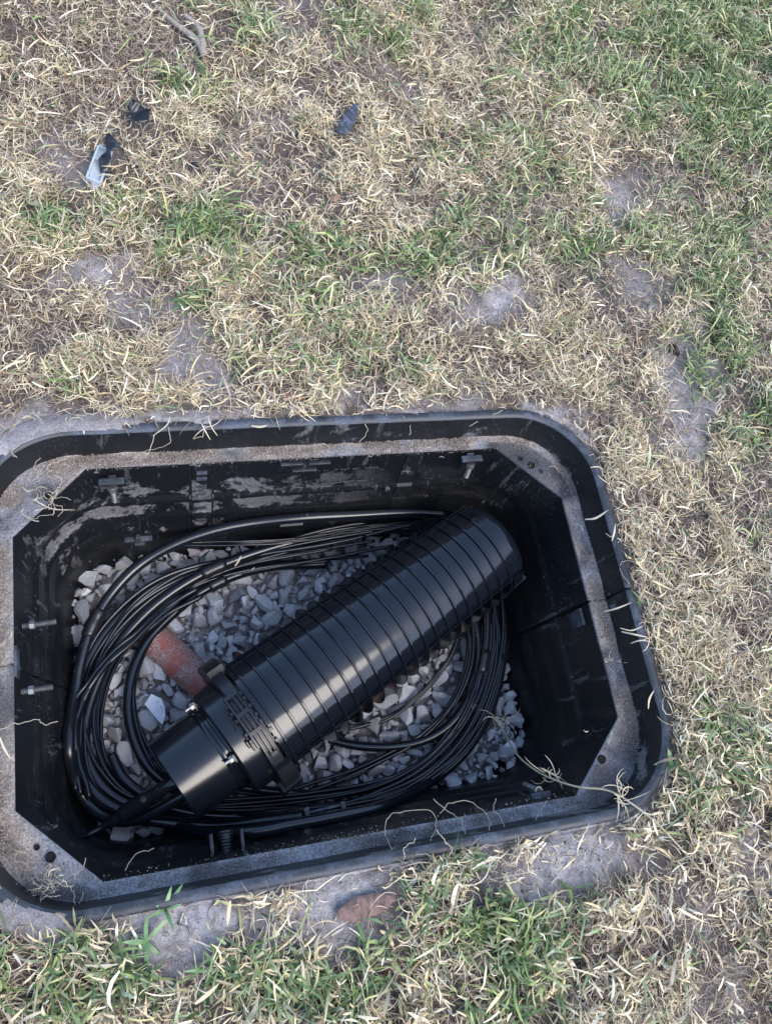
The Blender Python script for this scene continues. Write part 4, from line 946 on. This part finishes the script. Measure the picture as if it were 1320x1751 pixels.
# dry blades that droop over the rim and lie on the ledge
mb = MB()
def drape(pts, W=.004, roll=0): ribbon(mb, catmull([bp(*q) for q in pts], 5), W * .5, roll=roll)
drape([(1000, 888, .012), (1018, 886, .02), (1040, 872, .016)], .0085, .4); drape([(1046, 925, .008), (1050, 910, .02), (1052, 895, .02)], .006); drape([(1035, 912, .004), (1046, 918, .012), (1052, 902, .016)], .004)
drape([(1032, 1046, .004), (1055, 1040, .02), (1080, 1030, .024)], .006, .3); drape([(1062, 1080, .006), (1085, 1085, .02), (1108, 1090, .02)], .006); drape([(1078, 1100, .006), (1095, 1095, .02), (1115, 1098, .02)], .004); drape([(1060, 1074, .012), (1080, 1078, .02), (1100, 1070, .02)], .004)
drape([(1108, 1212, .008), (1110, 1195, .02), (1118, 1180, .02)], .006); drape([(1062, 1132, -.04), (1055, 1130, -.045)], .003)
drape([(360, 752, -.006), (352, 738, .012), (344, 722, .02)], .004); drape([(330, 750, -.004), (342, 738, .012), (358, 728, .018)], .004); drape([(372, 745, .0), (362, 730, .012), (356, 712, .02)], .003)
drape([(430, 728, .010), (445, 730, .012), (458, 727, .012)], .008); drape([(262, 745, .004), (285, 728, .014), (292, 712, .02)], .004)
drape([(402, 968, -.262), (408, 960, -.262), (413, 950, -.26)], .006); drape([(430, 975, -.27), (436, 970, -.268)], .003)
drape([(0, 870 + 390, -.02), (8, 1280, -.03), (20, 1300, -.04)], .005); drape([(60, 815 + 40, -.045), (90, 820 + 50, -.05), (130, 872, -.045)], .004)
for i in range(34):
    c0 = random.choice([(70, 850, -.046), (85, 838, -.046), (14, 1080, -.044), (1008, 900, -.046), (1050, 1130, -.048), (560, 770, -.05), (760, 758, -.05), (90, 1505, -.02), (930, 800, -.05), (1045, 1250, -.05)])
    x, y = c0[0] + random.gauss(0, 14), c0[1] + random.gauss(0, 7); an = random.uniform(0, 6.28); l = random.uniform(8, 24)
    drape([(x, y, c0[2]), (x + l * .5 * math.cos(an), y + l * .5 * math.sin(an), c0[2] + .005), (x + l * math.cos(an + .5), y + l * math.sin(an + .5), c0[2] + .002)], random.uniform(.0012, .0035))
o = mb.build('fallen_blades', dry_m); tag(o, 'dry grass blades fallen on the ledge and drooping over the rim', 'dry grass', kind='stuff')
# single green plants that stand out
def sprout(px, py, n, L, W, label, yaw0=0, up=.5, m=None, z=0):
    c = bp(px, py); o = empty('grass_sprout', (c[0], c[1], float(gz(c[0], c[1])) + z)); tag(o, label, 'grass sprout')
    for i in range(n):
        mb = MB(); an = yaw0 + i * 2.4 + random.uniform(-.6, .6); th = up + random.uniform(-.35, .45); P = [np.array([0, 0, .004])]; l = L * random.uniform(.45, 1.2); dt = random.uniform(.05, .26)
        for s in range(7): P.append(P[-1] + np.array([math.cos(an) * math.cos(th), math.sin(an) * math.cos(th), math.sin(th)]) * l / 7); th -= dt; an += random.uniform(-.05, .05)
        ribbon(mb, P, W * random.uniform(.8, 1.15), roll=random.uniform(-.4, .4)); mb.build('blade', m or grn_m, o)
    return o
sprout(718, 630, 9, .040, .0055, 'bright green grass sprout on bare ground behind the far rim', up=.6)
sprout(283, 1555, 6, .034, .0045, 'tall green grass sprout standing just below the near rim', 1.2, up=1.0)
sprout(250, 1610, 7, .045, .0055, 'wide bladed green sprout at the lower left', .2, up=.5)
sprout(812, 1462, 6, .036, .0055, 'green sprout touching the near rim beside the roots', .8, up=.9)
sprout(1148, 1312, 6, .030, .009, 'small broadleaf green sprout beside the lower right corner of the rim', .4, up=.35)
sprout(320, 515, 6, .045, .006, 'green sprout between two bare patches at left', .4, up=.4)
sprout(136, 655, 6, .040, .006, 'green sprout in straw at the left edge of the lawn', .9, up=.5)
sprout(1095, 1030, 4, .026, .004, 'tiny green seedling at the right rim seam', 2, up=.5)
sprout(365, 1660, 7, .045, .005, 'green sprout near the bottom edge of the photo', 1.5, up=.7)
sprout(690, 40, 10, .035, .009, 'dark green leafy weed at the top of the lawn', .3, up=.4)
